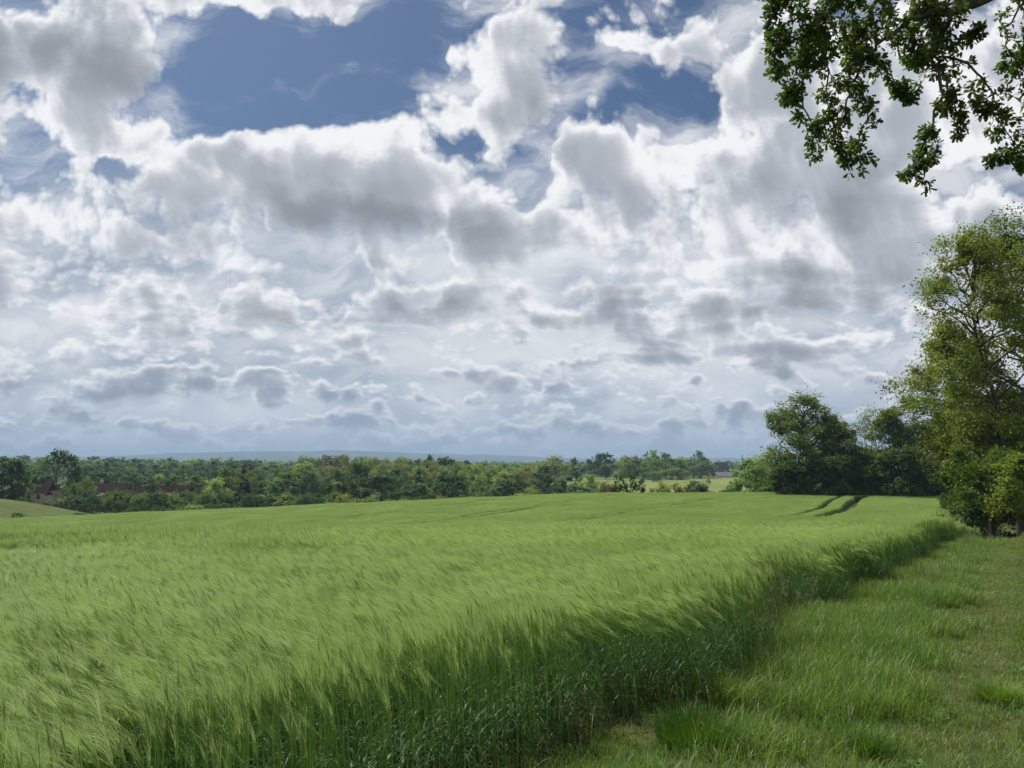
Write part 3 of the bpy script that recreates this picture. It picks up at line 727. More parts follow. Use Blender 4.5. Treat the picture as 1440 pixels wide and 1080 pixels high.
BARK = solid_mat('bark', (0.055, 0.047, 0.036), (0.115, 0.10, 0.078), 6.0, 0.95, 0.1, 0.02, 6.0, (1, 1, 0.25))
BARK_PALE = solid_mat('bark_pale', (0.10, 0.095, 0.08), (0.20, 0.19, 0.16), 4.0, 0.95, 0.1, 0.02, 6.0, (1, 1, 0.3))
def LM(name, a, b, **k): return leaf_mat('leaves_' + name, a, b, **k)
F = dict(nscale=0.5, rnd=0.3, island=0.5, trans=0.34, spec=0.10, rough=0.65)
FD = dict(nscale=0.18, rnd=0.9, island=0.35, trans=0.28, rough=0.65, spec=0.1)
LEAF = {
    'ash':    LM('ash', (0.135, 0.190, 0.026), (0.210, 0.265, 0.042), **F),
    'ash_b':  LM('ash_brown', (0.130, 0.160, 0.032), (0.185, 0.215, 0.050), **F),
    'olive':  LM('olive', (0.106, 0.135, 0.027), (0.162, 0.188, 0.046), **F),
    'young':  LM('young', (0.085, 0.142, 0.020), (0.135, 0.200, 0.034), **F),
    'oak':    LM('oak', (0.092, 0.135, 0.020), (0.142, 0.195, 0.033), **F),
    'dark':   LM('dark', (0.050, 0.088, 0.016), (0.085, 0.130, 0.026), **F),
    'pale':   LM('pale', (0.173, 0.289, 0.087), (0.263, 0.394, 0.134), **F),
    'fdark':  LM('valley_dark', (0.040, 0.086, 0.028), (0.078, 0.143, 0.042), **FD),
    'fmid':   LM('valley_mid', (0.100, 0.165, 0.042), (0.165, 0.240, 0.062), **FD),
    'fpale':  LM('valley_pale', (0.200, 0.300, 0.080), (0.300, 0.400, 0.115), **FD),
    'folive': LM('valley_olive', (0.165, 0.215, 0.052), (0.265, 0.310, 0.085), **FD),
    'frust':  LM('valley_rust', (0.175, 0.170, 0.065), (0.230, 0.235, 0.085), **FD),
    'fcon':   LM('valley_conifer', (0.014, 0.031, 0.015), (0.025, 0.050, 0.024), **FD),
    'fbluish': LM('valley_blue_green', (0.082, 0.158, 0.071), (0.140, 0.228, 0.102), **FD),
}
_KINDS = {}
def kind(key):
    """Prototype meshes by kind, built once and shared by every copy; nominal height and crown width in metres."""
    if key in _KINDS: return _KINDS[key]
    K = {  # seed, H, R, base, profile, lobes, clumps, per, leaf, leaf material
        'round_dark':  (11, 13, 6.0, 1.5, 'oak', 34, 7, 26, 0.50, 'fdark'),
        'round_dark2': (12, 13, 5.5, 1.0, 'round', 34, 7, 26, 0.50, 'fdark'),
        'round_mid':   (13, 13, 5.8, 1.5, 'oak', 34, 7, 26, 0.50, 'fmid'),
        'round_mid2':  (14, 13, 5.0, 1.5, 'oval', 34, 7, 26, 0.50, 'fmid'),
        'pale':        (15, 13, 5.5, 1.5, 'oak', 30, 7, 24, 0.50, 'fpale'),
        'pale2':       (16, 13, 4.8, 1.5, 'oval', 30, 7, 24, 0.50, 'fpale'),
        'olive':       (17, 13, 5.5, 2.0, 'oak', 30, 7, 22, 0.50, 'folive'),
        'rust':        (18, 13, 5.5, 2.0, 'round', 28, 7, 20, 0.50, 'frust'),
        'bluish':      (19, 13, 5.6, 1.2, 'oak', 34, 7, 26, 0.50, 'fbluish'),
        'conifer':     (20, 14, 3.6, 0.6, 'conifer', 44, 6, 22, 0.45, 'fcon'),
        'poplar':      (21, 16, 2.8, 1.0, 'poplar', 40, 6, 24, 0.45, 'fdark'),
        'bush_dark':   (22, 5, 4.0, 0.0, 'bush', 26, 7, 24, 0.36, 'fdark'),
        'bush_mid':    (23, 5, 4.0, 0.0, 'bush', 26, 7, 24, 0.36, 'fmid'),
        'bush_pale':   (24, 5, 4.0, 0.0, 'bush', 26, 7, 24, 0.36, 'fpale'),
        'bush_olive':  (25, 5, 4.0, 0.0, 'bush', 26, 7, 24, 0.36, 'folive'),
        'bush_rust':   (26, 5, 4.0, 0.0, 'bush', 26, 7, 24, 0.36, 'frust'),
        'stemmed':     (27, 7, 2.6, 2.0, 'round', 20, 6, 20, 0.34, 'fdark'),
    }[key]
    sd, H, R, bs, pf, lb, cl, per, lf, mt = K
    t, c = tree_meshes(key, sd, H, R, bs, pf, lb, cl, per, lf, [BARK, LEAF[mt]], uneven=0.30, lobe_r=0.30)
    co = np.empty(len(c.vertices) * 3, np.float32); c.vertices.foreach_get('co', co); co = co.reshape(-1, 3)
    h = float(np.percentile(co[:, 2], 99.6)); wdt = float(np.percentile(co[:, 0], 99) - np.percentile(co[:, 0], 1))
    _KINDS[key] = (t, c, h, wdt); return _KINDS[key]

def put_tree(name, label, cat, X, Y, height, width, key, group=None, rz=None, sink=0.0, parts=True):
    t, c, h, w = kind(key)
    e = empty(name, (X, Y, float(ground_z(X, Y)) - sink), RNG.random() * 6.28 if rz is None else rz)
    sx = width / w; sz = (height + sink) / h; sx = min(max(sx, sz * 0.45), sz * 2.6)
    e.scale = (sx, sx, sz)
    for nm, me in (('trunk', t), ('crown', c)):
        o = bpy.data.objects.new(nm, me); COL.objects.link(o); o.parent = e
    return tag(e, label, cat, group)
def px_tree(name, label, cat, px, top, Y, wpx, key, group=None, rz=None, sink=0.0):
    p = at(px, top, Y); X = p[0]
    hgt = max(p[2] - float(ground_z(X, Y)), 1.0)
    return put_tree(name, label, cat, X, Y, hgt, wpx / FOC * Y, key, group, rz, sink)
# ------------------------------------------------------------------ trees on the right
def own_tree(name, label, cat, px, Y, top, args, group=None, mats=None, rz=0.0, X=None):
    """A tree with meshes of its own: args go to tree_meshes; height comes from the photograph's top row."""
    p = at(px, top, Y); X = p[0] if X is None else X; z = float(ground_z(X, Y)) - 0.08
    a = dict(args); a['H'] = p[2] - z
    t, c = tree_meshes(name, mats=mats, name=name, **{k: v for k, v in a.items()}) if False else tree_meshes(name, a.pop('seed'), a.pop('H'), a.pop('R'), a.pop('base'), a.pop('prof'), a.pop('lobes'), a.pop('clumps'), a.pop('per'), a.pop('leaf'), mats, **a)
    e = empty(name, (X, Y, z), rz)
    for nm, me in (('trunk', t), ('crown', c)):
        o = bpy.data.objects.new(nm, me); COL.objects.link(o); o.parent = e
    return tag(e, label, cat, group)
D_ = dict
own_tree('ash_tree', 'tall airy spring tree with a leaning slender trunk, left of its tallest neighbour', 'tree', 1408, 49, 312,
         D_(seed=101, R=5.0, base=5.2, prof='oval', lobes=52, clumps=8, per=82, leaf=0.185, lobe_r=0.26, clump_r=0.46, lean=(-2.2, 0.6), tr=0.20, shell=0.25, twigs=True, uneven=0.25, fork=1, nmat=2),
         mats=[BARK, LEAF['ash'], LEAF['ash_b']])
own_tree('ash_tree', 'tallest airy tree, its dark straight trunk cut by the right border of the photo', 'tree', 1446, 52, 296,
         D_(seed=102, R=5.6, base=5.0, prof='oval', lobes=56, clumps=8, per=82, leaf=0.185, lobe_r=0.26, clump_r=0.46, lean=(-0.6, 0.5), tr=0.24, shell=0.25, twigs=True, uneven=0.25, fork=1, nmat=2),
         mats=[BARK, LEAF['ash'], LEAF['young']])
own_tree('ash_tree', 'yellow olive tree with low boughs over the barley, left of the two tall airy trees', 'tree', 1376, 57, 482,
         D_(seed=103, R=5.2, base=5.0, prof='oak', lobes=52, clumps=8, per=66, leaf=0.20, lobe_r=0.28, clump_r=0.5, lean=(-1.2, 0), tr=0.16, shell=0.3, uneven=0.25, nmat=2),
         mats=[BARK, LEAF['ash'], LEAF['olive']])
own_tree('olive_tree', 'loose olive brown tree standing between the dark wood and the tall airy trees', 'tree', 1306, 141, 512,
         D_(seed=104, R=7.4, base=0.6, prof='oak', lobes=40, clumps=8, per=60, leaf=0.34, lobe_r=0.28, clump_r=0.5, tr=0.16, shell=0.3, uneven=0.3, nmat=2),
         mats=[BARK, LEAF['olive'], LEAF['ash_b']])
own_tree('young_tree', 'small bright green young tree, leafy almost to the ground, before the tall trunks', 'tree', 1384, 45, 612,
         D_(seed=105, R=2.1, base=1.6, prof='round', lobes=30, clumps=7, per=46, leaf=0.16, lobe_r=0.34, clump_r=0.5, tr=0.07, uneven=0.3),
         mats=[BARK_PALE, LEAF['young']])
own_tree('young_tree', 'slim pale stemmed young tree with drooping bright leaves, at the foot of the tallest tree', 'tree', 1424, 43, 640,
         D_(seed=106, R=1.7, base=1.2, prof='oval', lobes=22, clumps=7, per=42, leaf=0.16, lobe_r=0.34, clump_r=0.5, tr=0.07, uneven=0.3),
         mats=[BARK_PALE, LEAF['ash']])
for px, Y, top, R, sd, lab in ((1352, 55, 648, 2.2, 111, 'dark upright bush at the very corner of the barley, below the bright young tree'),
                               (1392, 57, 668, 2.2, 112, 'dark shrub behind the bright young tree, in the gap under the tall crowns'),
                               (1440, 55, 662, 2.6, 113, 'dark shrub at the right border under the tallest tree')):
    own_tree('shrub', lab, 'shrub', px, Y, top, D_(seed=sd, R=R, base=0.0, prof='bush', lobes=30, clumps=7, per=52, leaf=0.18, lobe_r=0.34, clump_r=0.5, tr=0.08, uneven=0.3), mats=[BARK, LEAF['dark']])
# the dark wood at the far end of the barley
own_tree('oak_tree', 'big dark oak with a broad ragged crown, leftmost of the wood beyond the barley', 'tree', 1126, 140, 556,
         D_(seed=121, R=8.2, base=2.2, prof='oak', lobes=74, clumps=9, per=46, leaf=0.40, lobe_r=0.24, clump_r=0.48, tr=0.42, shell=0.4, uneven=0.24), mats=[BARK, LEAF['oak']])
own_tree('oak_tree', 'dull olive tinged tree standing against the right flank of the big dark oak', 'tree', 1178, 136, 588,
         D_(seed=122, R=4.6, base=1.6, prof='oval', lobes=44, clumps=8, per=46, leaf=0.38, lobe_r=0.30, clump_r=0.5, tr=0.28, uneven=0.3, nmat=2), mats=[BARK, LEAF['oak'], LEAF['olive']])
own_tree('ash_tree', 'thin half bare tree, sky showing through its fine branches, right of the big oak', 'tree', 1222, 146, 566,
         D_(seed=123, R=4.8, base=4.5, prof='oval', lobes=40, clumps=7, per=11, leaf=0.30, lobe_r=0.30, clump_r=0.6, tr=0.24, twigs=True, uneven=0.3, fork=3), mats=[BARK_PALE, LEAF['fmid']])
own_tree('oak_tree', 'mid green leafy tree in the dark wood, right of the thin half bare tree', 'tree', 1252, 138, 572,
         D_(seed=124, R=4.4, base=1.5, prof='oval', lobes=44, clumps=8, per=44, leaf=0.38, lobe_r=0.3, clump_r=0.5, tr=0.3, uneven=0.3), mats=[BARK, LEAF['oak']])
own_tree('oak_tree', 'deep green ivy clad tree at the back of the wood, behind the olive brown tree', 'tree', 1296, 136, 590,
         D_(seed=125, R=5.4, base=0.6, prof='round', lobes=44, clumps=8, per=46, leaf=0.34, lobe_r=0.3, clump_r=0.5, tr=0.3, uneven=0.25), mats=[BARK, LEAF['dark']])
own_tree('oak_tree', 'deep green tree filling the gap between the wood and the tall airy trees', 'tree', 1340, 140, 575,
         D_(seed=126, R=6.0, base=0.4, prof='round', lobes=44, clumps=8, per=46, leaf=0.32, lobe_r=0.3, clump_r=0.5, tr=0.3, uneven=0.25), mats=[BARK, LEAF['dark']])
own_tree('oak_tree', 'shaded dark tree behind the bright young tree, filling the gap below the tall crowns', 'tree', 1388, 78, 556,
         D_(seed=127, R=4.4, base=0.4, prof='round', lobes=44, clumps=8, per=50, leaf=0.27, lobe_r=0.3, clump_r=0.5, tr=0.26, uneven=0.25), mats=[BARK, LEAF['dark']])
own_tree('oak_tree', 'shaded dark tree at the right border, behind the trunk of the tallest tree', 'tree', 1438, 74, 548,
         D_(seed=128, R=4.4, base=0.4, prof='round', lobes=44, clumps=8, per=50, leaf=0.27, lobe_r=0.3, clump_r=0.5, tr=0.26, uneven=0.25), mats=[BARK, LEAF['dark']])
UNDER = ((1108, 133, 648, 3.0), (1140, 134, 634, 3.4), (1172, 131, 640, 3.4), (1205, 133, 632, 3.6), (1238, 130, 640, 3.4), (1268, 128, 628, 3.4), (1298, 130, 640, 3.4), (1322, 133, 634, 3.4), (1350, 132, 638, 3.4), (1122, 146, 650, 3.2), (1152, 147, 644, 3.4), (1188, 148, 640, 3.4), (1216, 147, 638, 3.4), (1228, 139, 646, 3.0), (1250, 145, 636, 3.4), (1280, 136, 640, 3.2))
_u = None
for k, (px, Y, top, R) in enumerate(UNDER):
    if k < 3:
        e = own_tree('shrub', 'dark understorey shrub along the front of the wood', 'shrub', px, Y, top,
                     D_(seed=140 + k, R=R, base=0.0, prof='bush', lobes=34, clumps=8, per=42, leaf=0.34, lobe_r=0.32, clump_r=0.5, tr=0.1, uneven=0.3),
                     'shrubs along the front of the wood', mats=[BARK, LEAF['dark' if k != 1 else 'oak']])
        _u = (_u or []) + [(e, at(px, top, Y)[2] - e.location.z)]
    else:
        src, h0 = _u[k % 3]; c = copy_tree(src); p = at(px, top, Y)
        z = float(ground_z(p[0], Y)); s = (p[2] - z) / h0
        c.location = (p[0], Y, z - 0.05); c.rotation_euler.z = 1.1 * k; c.scale = (s, s, s)
own_tree('willow_tree', 'pale grey green bushy tree left of the big dark oak, just behind the field brow', 'tree', 1064, 168, 642,
         D_(seed=151, R=5.4, base=0.5, prof='oak', lobes=46, clumps=8, per=44, leaf=0.40, lobe_r=0.28, clump_r=0.5, tr=0.2, uneven=0.3), mats=[BARK, LEAF['pale']])
own_tree('willow_tree', 'narrow pale bush tucked under the lowest bough of the big dark oak', 'shrub', 1088, 162, 662,
         D_(seed=152, R=2.6, base=0.2, prof='bush', lobes=26, clumps=8, per=40, leaf=0.36, lobe_r=0.3, clump_r=0.5, tr=0.12, uneven=0.3), mats=[BARK, LEAF['pale']])
# ------------------------------------------------------------------ oak whose boughs hang into the top right
def build_overhead_oak():
    r = np.random.default_rng(55); tb, lb = Buf(), Buf()
    base = np.array([11.6, 8.4, 0.0]); base[2] = float(ground_z(base[0], base[1])) - 0.1
    e = empty('oak_tree', tuple(base))
    def loc(p): return np.asarray(p, float) - base
    def poly(pts): return np.array([loc(at(*p)) for p in pts])
    def smooth(P, n):
        d = np.concatenate([[0], np.cumsum(np.linalg.norm(np.diff(P, axis=0), axis=1))]); d /= d[-1]
        q = np.linspace(0, 1, n); S_ = np.stack([np.interp(q, d, P[:, i]) for i in range(3)], 1)
        for _ in range(2): S_[1:-1] = (S_[:-2] + 2 * S_[1:-1] + S_[2:]) / 4
        return S_
    # trunk and the great limbs, out of the frame to the right
    T = np.array([[0, 0, 0], [.05, .05, 1.2], [-.1, .1, 2.6], [-.05, .2, 4.2], [.1, .2, 6.0], [.0, .1, 8.2], [.2, 0, 10.5], [.1, .1, 12.5]])
    tb.tube(smooth(T, 16), np.linspace(1, .16, 16) ** 1.1 * np.where(np.arange(16) < 1, .58, .44), 12)
    # leaf rosettes
    rosC, rosD, rosS = [], [], []
    def ros(p, d, s): rosC.append(p); rosD.append(d); rosS.append(s)
    def twig(p0, d, L, rad, rate, s=1.0):
        n = 6; P = [p0]; dd = d / (np.linalg.norm(d) + 1e-9)
        for i in range(n - 1):
            dd = dd + r.normal(0, .28, 3) + np.array([0, 0, -.10]); dd /= np.linalg.norm(dd)
            P.append(P[-1] + dd * L / (n - 1))
        P = np.array(P); tb.tube(P, rad * np.linspace(1, .45, n), 4)
        for i in range(2, n):
            if r.random() < rate: ros(P[i] + r.normal(0, .015, 3), dd, s)
        ros(P[-1], dd, s * 1.05)
    def spray(pts, r0, r1, dens, L, rate=.75, s=1.0, start=0.0):
        """A hanging bough through photo points with twigs and rosettes all along it."""
        P = poly(pts); ln = np.linalg.norm(np.diff(P, axis=0), axis=1).sum(); n = max(8, int(ln / .10))
        P = smooth(P, n); P[1:-1] += r.normal(0, .018, (n - 2, 3))
        tb.tube(P, np.linspace(r0, r1, n), 6)
        for i in range(n):
            f = i / (n - 1)
            if f < start: continue
            for _ in range(max(1 if i % 3 == 0 else 0, r.poisson(dens * (0.85 + .7 * f)))):
                d = np.array([r.normal(0, 1), r.normal(0, 1), r.normal(-.35, .7)]); t_ = P[min(i + 1, n - 1)] - P[max(i - 1, 0)]
                d = d / np.linalg.norm(d) + .6 * t_ / (np.linalg.norm(t_) + 1e-9)
                twig(P[i], d, L * (.5 + .9 * r.random()), .0045, rate, s)
        for q in range(3): ros(P[-1 - q], P[-1] - P[-3], s)
        return P
    Lm = smooth(np.array([T[3], T[3] + [-1.3, -.3, 1.2], *poly([(1500, -70, 8.5), (1440, -32, 8.4), (1388, 4, 8.3), (1335, 18, 8.2)])]), 18)
    tb.tube(Lm, np.linspace(.17, .055, 18), 10)
    L2 = smooth(np.array([T[4], T[4] + [-1.2, -.4, .8], *poly([(1500, -250, 8.0), (1400, -190, 7.9), (1300, -150, 7.8), (1180, -110, 7.6)])]), 18)
    tb.tube(L2, np.linspace(.18, .05, 18), 10)
    L3 = smooth(np.array([T[5], T[5] + [.5, -1.5, 1.2], T[5] + [1.5, -3.0, 2.0]]), 8); tb.tube(L3, np.linspace(.15, .04, 8), 8)
    L4 = smooth(np.array([T[4], T[4] + [1.6, .8, 1.4], T[4] + [3.4, 1.6, 2.2]]), 8); tb.tube(L4, np.linspace(.17, .04, 8), 8)
    a = [  # boughs (px, row, distance), base and tip radius, twigs per step, twig length
        ([(1335, 18, 8.2), (1326, 45, 8.2), (1308, 62, 8.15), (1316, 90, 8.1), (1328, 122, 8.05), (1316, 155, 8.0), (1306, 185, 8.0), (1298, 216, 7.95), (1286, 242, 7.9)], .036, .005, .80, .17, .75),
        ([(1322, 100, 8.1), (1300, 78, 8.1)], .03, .01, .5, .15, .7),
        ([(1330, 120, 8.05), (1342, 150, 8.0), (1345, 182, 8.0)], .012, .004, .8, .13, .75),
        ([(1335, 18, 8.2), (1290, 22, 8.0), (1240, 55, 7.9), (1216, 86, 7.85), (1196, 120, 7.8), (1186, 155, 7.75), (1178, 190, 7.7)], .040, .006, .35, .17, .6),
        ([(1300, -140, 7.8), (1262, -60, 7.8), (1232, 0, 7.8), (1212, 45, 7.8), (1190, 80, 7.8)], .045, .012, 1.6, .26, .8),
        ([(1260, -120, 7.8), (1200, -40, 7.6), (1160, 10, 7.6), (1140, 45, 7.55), (1128, 75, 7.5)], .03, .010, 1.9, .24, .8),
        ([(1240, -120, 7.8), (1150, -50, 7.5), (1122, -14, 7.5), (1100, 0, 7.45), (1090, 2, 7.4)], .022, .005, .9, .15, .75),
        ([(1128, 20, 7.5), (1098, 40, 7.45), (1088, 62, 7.4), (1092, 85, 7.4)], .014, .004, 1.1, .12, .8),
        ([(1128, 70, 7.5), (1118, 95, 7.5), (1128, 130, 7.5), (1136, 165, 7.5), (1140, 195, 7.5), (1152, 205, 7.5)], .016, .004, 1.1, .15, .8),
        ([(1122, 90, 7.5), (1102, 96, 7.45), (1084, 104, 7.4)], .006, .003, .15, .06, .8),
        ([(1126, 122, 7.5), (1110, 134, 7.45), (1100, 137, 7.4)], .006, .003, .3, .07, .8),
        ([(1186, 150, 7.75), (1172, 180, 7.7), (1170, 205, 7.7), (1205, 218, 7.65)], .012, .004, .75, .14, .75),
        ([(1190, 110, 7.8), (1216, 128, 7.8), (1222, 155, 7.75), (1212, 185, 7.7), (1203, 205, 7.7)], .012, .004, .75, .14, .7),
        ([(1160, 40, 7.6), (1158, 90, 7.6), (1165, 130, 7.65), (1158, 165, 7.65)], .016, .005, 1.0, .17, .75),
        ([(1215, 80, 7.85), (1250, 96, 7.9), (1262, 120, 7.9), (1256, 134, 7.9)], .012, .004, .9, .12, .8),
        ([(1262, 118, 7.9), (1276, 132, 7.9)], .008, .004, .8, .09, .8),
        ([(1270, 30, 8.0), (1290, 60, 8.0), (1286, 88, 8.0)], .012, .004, .9, .13, .7),
        ([(1300, -100, 8.2), (1290, -40, 8.1), (1296, 5, 8.1), (1318, 30, 8.1)], .03, .010, 1.2, .22, .75),
        ([(1320, 80, 8.1), (1345, 78, 8.1), (1370, 98, 8.1), (1392, 120, 8.1), (1398, 136, 8.1), (1404, 160, 8.05), (1412, 185, 8.05), (1428, 205, 8.0), (1436, 218, 8.0)], .020, .004, .75, .15, .75),
        ([(1344, 60, 8.1), (1360, 44, 8.1), (1372, 40, 8.1)], .008, .003, .5, .10, .7),
        ([(1404, 160, 8.05), (1385, 145, 8.0), (1376, 142, 8.0)], .006, .003, .6, .09, .8),
        ([(1425, 190, 8.05), (1442, 180, 8.0), (1452, 200, 8.0)], .008, .004, .9, .14, .8),
        ([(1420, 215, 8.05), (1405, 222, 8.0), (1396, 220, 8.0)], .005, .003, .4, .06, .7),
        ([(1500, -60, 8.6), (1450, -5, 8.5), (1420, 25, 8.5), (1412, 50, 8.5), (1420, 75, 8.5), (1436, 100, 8.5)], .024, .005, .95, .17, .75),
        ([(1450, -5, 8.5), (1450, 40, 8.5), (1446, 80, 8.5), (1452, 120, 8.5)], .016, .005, .9, .17, .75),
        ([(1360, -80, 8.3), (1345, -30, 8.3), (1330, 0, 8.3), (1308, 18, 8.3)], .02, .006, 1.2, .22, .75),
    ]
    for k, (pts, r0, r1, dn, L, rate) in enumerate(a): spray(pts, r0 * .8, r1, dn * 1.8, L * 1.05, min(1, rate * 1.0), 0.82)
    def lobed_leaf(P0, D, Lf, seed_n):
        """Oak leaves: narrow foot, rounded lobes, broadest beyond the middle."""
        n = len(P0); ks = np.array([0, .12, .26, .36, .50, .60, .76, .86, 1.0])
        pr = np.array([.05, .22, .62, .40, .88, .60, .98, .62, .12])
        sd = unit(np.cross(D, unit(r.normal(0, .6, (n, 3)) + np.array([0, 0, 1.0])))); nn = np.cross(sd, D)
        cur = r.normal(-.12, .14, n)
        P = P0[:, None] + D[:, None] * (Lf[:, None] * ks)[..., None] + nn[:, None] * ((Lf * cur)[:, None] * ks ** 2)[..., None]
        lb.ribbon(P, Lf[:, None] * .27 * pr[None], sd, 0)
    C = np.array(rosC); Dv = unit(np.array(rosD)); Sz = np.array(rosS)
    for q in range(9):
        keep = r.random(len(C)) < (1.0 if q < 5 else .7)
        Cq, Dq = C[keep], Dv[keep]; n = len(Cq)
        d = unit(Dq * .55 + unit(r.normal(0, 1, (n, 3))) + np.array([0, 0, -.12]))
        lobed_leaf(Cq + d * .012 + r.normal(0, .012, (n, 3)), d, (.052 + .040 * r.random(n)) * Sz[keep], q)
    print('oak rosettes', len(C))
    # the rest of the crown, above and to the right of the frame: coarser sprays
    cen = []
    for _ in range(420):
        az = r.random() * 6.28; t = r.random(); R = 6.2 * math.sin((.15 + .8 * t) * math.pi) ** .6 * math.sqrt(.35 + .65 * r.random())
        p = np.array([R * math.cos(az), R * math.sin(az), 4.6 + 9.0 * t])
        w = p + base; yc = w[1] * CP + (w[2] - EYE) * SP
        if yc > .3:
            px = 720 + FOC * w[0] / yc; row = 540 - FOC * ((w[2] - EYE) * CP - w[1] * SP) / yc
            if px < 1570 and row > -240: continue
        cen.append(p)
    cen = np.array(cen)
    for p in cen[::4]:
        i = min(int(max(0, (p[2] - 2.5) / 1.6)), 6); P = smooth(np.array([T[i], (T[i] + p) / 2 + [0, 0, .5], p]), 6)
        tb.tube(P, np.linspace(.06, .012, 6), 5)
    I = np.repeat(np.arange(len(cen)), 95)
    leaves(lb, r, cen[I] + r.normal(0, .40, (len(I), 3)), 0, unit(cen[I]), 0.14, 0)
    tb.build('trunk', [BARK], e); lb.build('crown', [leaf_mat('oak_leaf', (0.045, 0.083, 0.015), (0.100, 0.150, 0.029), 0.46, 0.45, 0.4, 1.4, rnd=0.0, island=0.6)], e)
    tag(e, 'overhanging oak whose dark leafy boughs dangle into the top right of the sky', 'tree')
build_overhead_oak()

# ------------------------------------------------------------------ bird
def build_bird():
    c = at(1281, 401, 34.0); b = Buf()
    body = np.array([[-.075, 0, 0], [-.055, 0, .006], [-.02, 0, .006], [.02, 0, .002], [.06, 0, 0], [.10, 0, .0], [.125, 0, .002]])
    b.tube(body, [.004, .014, .020, .019, .012, .010, .004], 8)
    for s in (-1, 1):
        P = np.array([[[.0, s * .01, .008], [-.022, s * .07, .045], [-.008, s * .13, .060], [.045, s * .20, .052]]])
        b.ribbon(P, np.array([[.026, .026, .018, .003]]), np.array([[1.0, 0, -.15]]), 0)
    o = b.build('bird', [solid_mat('plumage', (0.03, 0.032, 0.04), (0.07, 0.07, 0.075), 20, 0.7)], smooth=True)
    o.location = c; o.rotation_euler = (0.35, 0.15, 0.5)
    tag(o, 'small dark bird in flight beside the crown of the tall airy trees', 'bird')
build_bird()
# ------------------------------------------------------------------ houses in the valley
TILE = solid_mat('roof_tiles', (0.085, 0.048, 0.038), (0.130, 0.078, 0.060), 1.4, 0.9, 0.1, 0.0, 6.0, (1, 1, 3))
TILE_B = solid_mat('roof_tiles_brown', (0.085, 0.060, 0.050), (0.125, 0.088, 0.070), 1.4, 0.9, 0.1, 0.0, 6.0, (1, 1, 3))
SLATE = solid_mat('roof_slate', (0.055, 0.058, 0.070), (0.09, 0.09, 0.105), 1.0, 0.7, 0.3)
RENDER = solid_mat('wall_render', (0.36, 0.31, 0.22), (0.46, 0.41, 0.31), 0.5, 0.9, 0.1)
BRICK = solid_mat('wall_brick', (0.26, 0.12, 0.085), (0.34, 0.18, 0.13), 1.5, 0.9, 0.1)
PALEROOF = solid_mat('sheet_roof', (0.46, 0.44, 0.42), (0.58, 0.56, 0.53), 0.4, 0.6, 0.3)
WHITE = solid_mat('white_paint', (0.70, 0.70, 0.68), (0.78, 0.78, 0.76), 2.0, 0.35, 0.5)
GLASS = solid_mat('dark_glass', (0.015, 0.018, 0.022), (0.03, 0.034, 0.04), 2.0, 0.08, 0.8)
RUBBER = solid_mat('rubber', (0.02, 0.02, 0.02), (0.03, 0.03, 0.03), 4.0, 0.8)

def gable_roof(b, L, W, z0, h, over=0.35, th=0.18):
    """Pitched roof along x with thickness and overhang."""
    x = L / 2 + over; y = W / 2 + over; zo = z0 - h * over / (W / 2)
    for s in (-1, 1):
        v = np.array([[-x, s * y, zo], [x, s * y, zo], [x, 0, z0 + h], [-x, 0, z0 + h]]); w = v + [0, 0, th]
        b.add(np.concatenate([v, w]), [[0, 1, 2, 3], [4, 5, 6, 7], [0, 1, 5, 4], [1, 2, 6, 5], [3, 2, 6, 7], [0, 3, 7, 4]])
def gable_walls(b, L, W, z0, z1, h):
    x, y = L / 2, W / 2
    b.add([[-x, -y, z0], [x, -y, z0], [x, y, z0], [-x, y, z0], [-x, -y, z1], [x, -y, z1], [x, y, z1], [-x, y, z1], [-x, 0, z1 + h], [x, 0, z1 + h]],
          [[0, 1, 5, 4], [2, 3, 7, 6], [1, 2, 6, 5], [3, 0, 4, 7], [5, 6, 9, 9], [7, 4, 8, 8]])
def house(label, px, Y, ridge_row, L, W, eave, h, rz, roofm, wallm, wins=(), chim=(), cat='house', name='house', skylight=(), dormer=None):
    p = at(px, ridge_row, Y); zb = float(ground_z(p[0], Y)); top = p[2]
    e = empty(name, (p[0], Y, top), rz)                       # local z = 0 at the ridge, ground below
    g0 = zb - top - 0.6; z1 = -h
    b = Buf(); gable_walls(b, L, W, g0, z1 - 0.03, h - 0.12); b.build('wall', [wallm], e)
    b = Buf(); gable_roof(b, L, W, z1, h - 0.1); rf = b.build('roof', [roofm], e)
    for x in chim:
        b = Buf(); b.box((x, 0.0, 0.35), (0.8, 0.6, 1.5)); b.box((x, 0, 1.16), (0.95, 0.75, 0.12)); b.build('chimney', [BRICK if wallm is not BRICK else RENDER], rf)
    for x, y in skylight:
        b = Buf(); zz = z1 + (h - 0.1) * (1 - abs(y) / (W / 2)) + 0.26; b.box((x, y, zz), (1.2, 0.9, 0.12)); b.build('skylight', [WHITE], rf)
    for x, z, w_, hh in wins:
        b = Buf(); b.box((x, -W / 2 - 0.02, z1 - z), (w_ + 0.2, 0.10, hh + 0.2)); wf = b.build('window', [WHITE], e)
        b = Buf(); b.box((x, -W / 2 - 0.065, z1 - z), (w_, 0.04, hh)); b.build('pane', [GLASS], wf)
    if dormer:
        x, w_ = dormer
        b = Buf(); b.box((x, -W / 2 + 0.6, z1 + 0.75), (w_, 1.6, 1.5)); dm = b.build('dormer', [RENDER], rf)
        b = Buf(); b.box((x, -W / 2 + 0.6, z1 + 1.58), (w_ + 0.4, 2.0, 0.14)); b.build('dormer_roof', [roofm], dm)
    return tag(e, label, cat)
house('red roofed house with a cream wall and a bright skylight between two big dark trees', 56, 255, 678, 7.4, 7.5, 3, 3.2, 0.12, TILE, RENDER,
      ((-1.5, 1.3, 1.2, 1.3), (1.6, 1.3, 1.2, 1.3)), (-2.0,), skylight=((0.9, -1.7),))
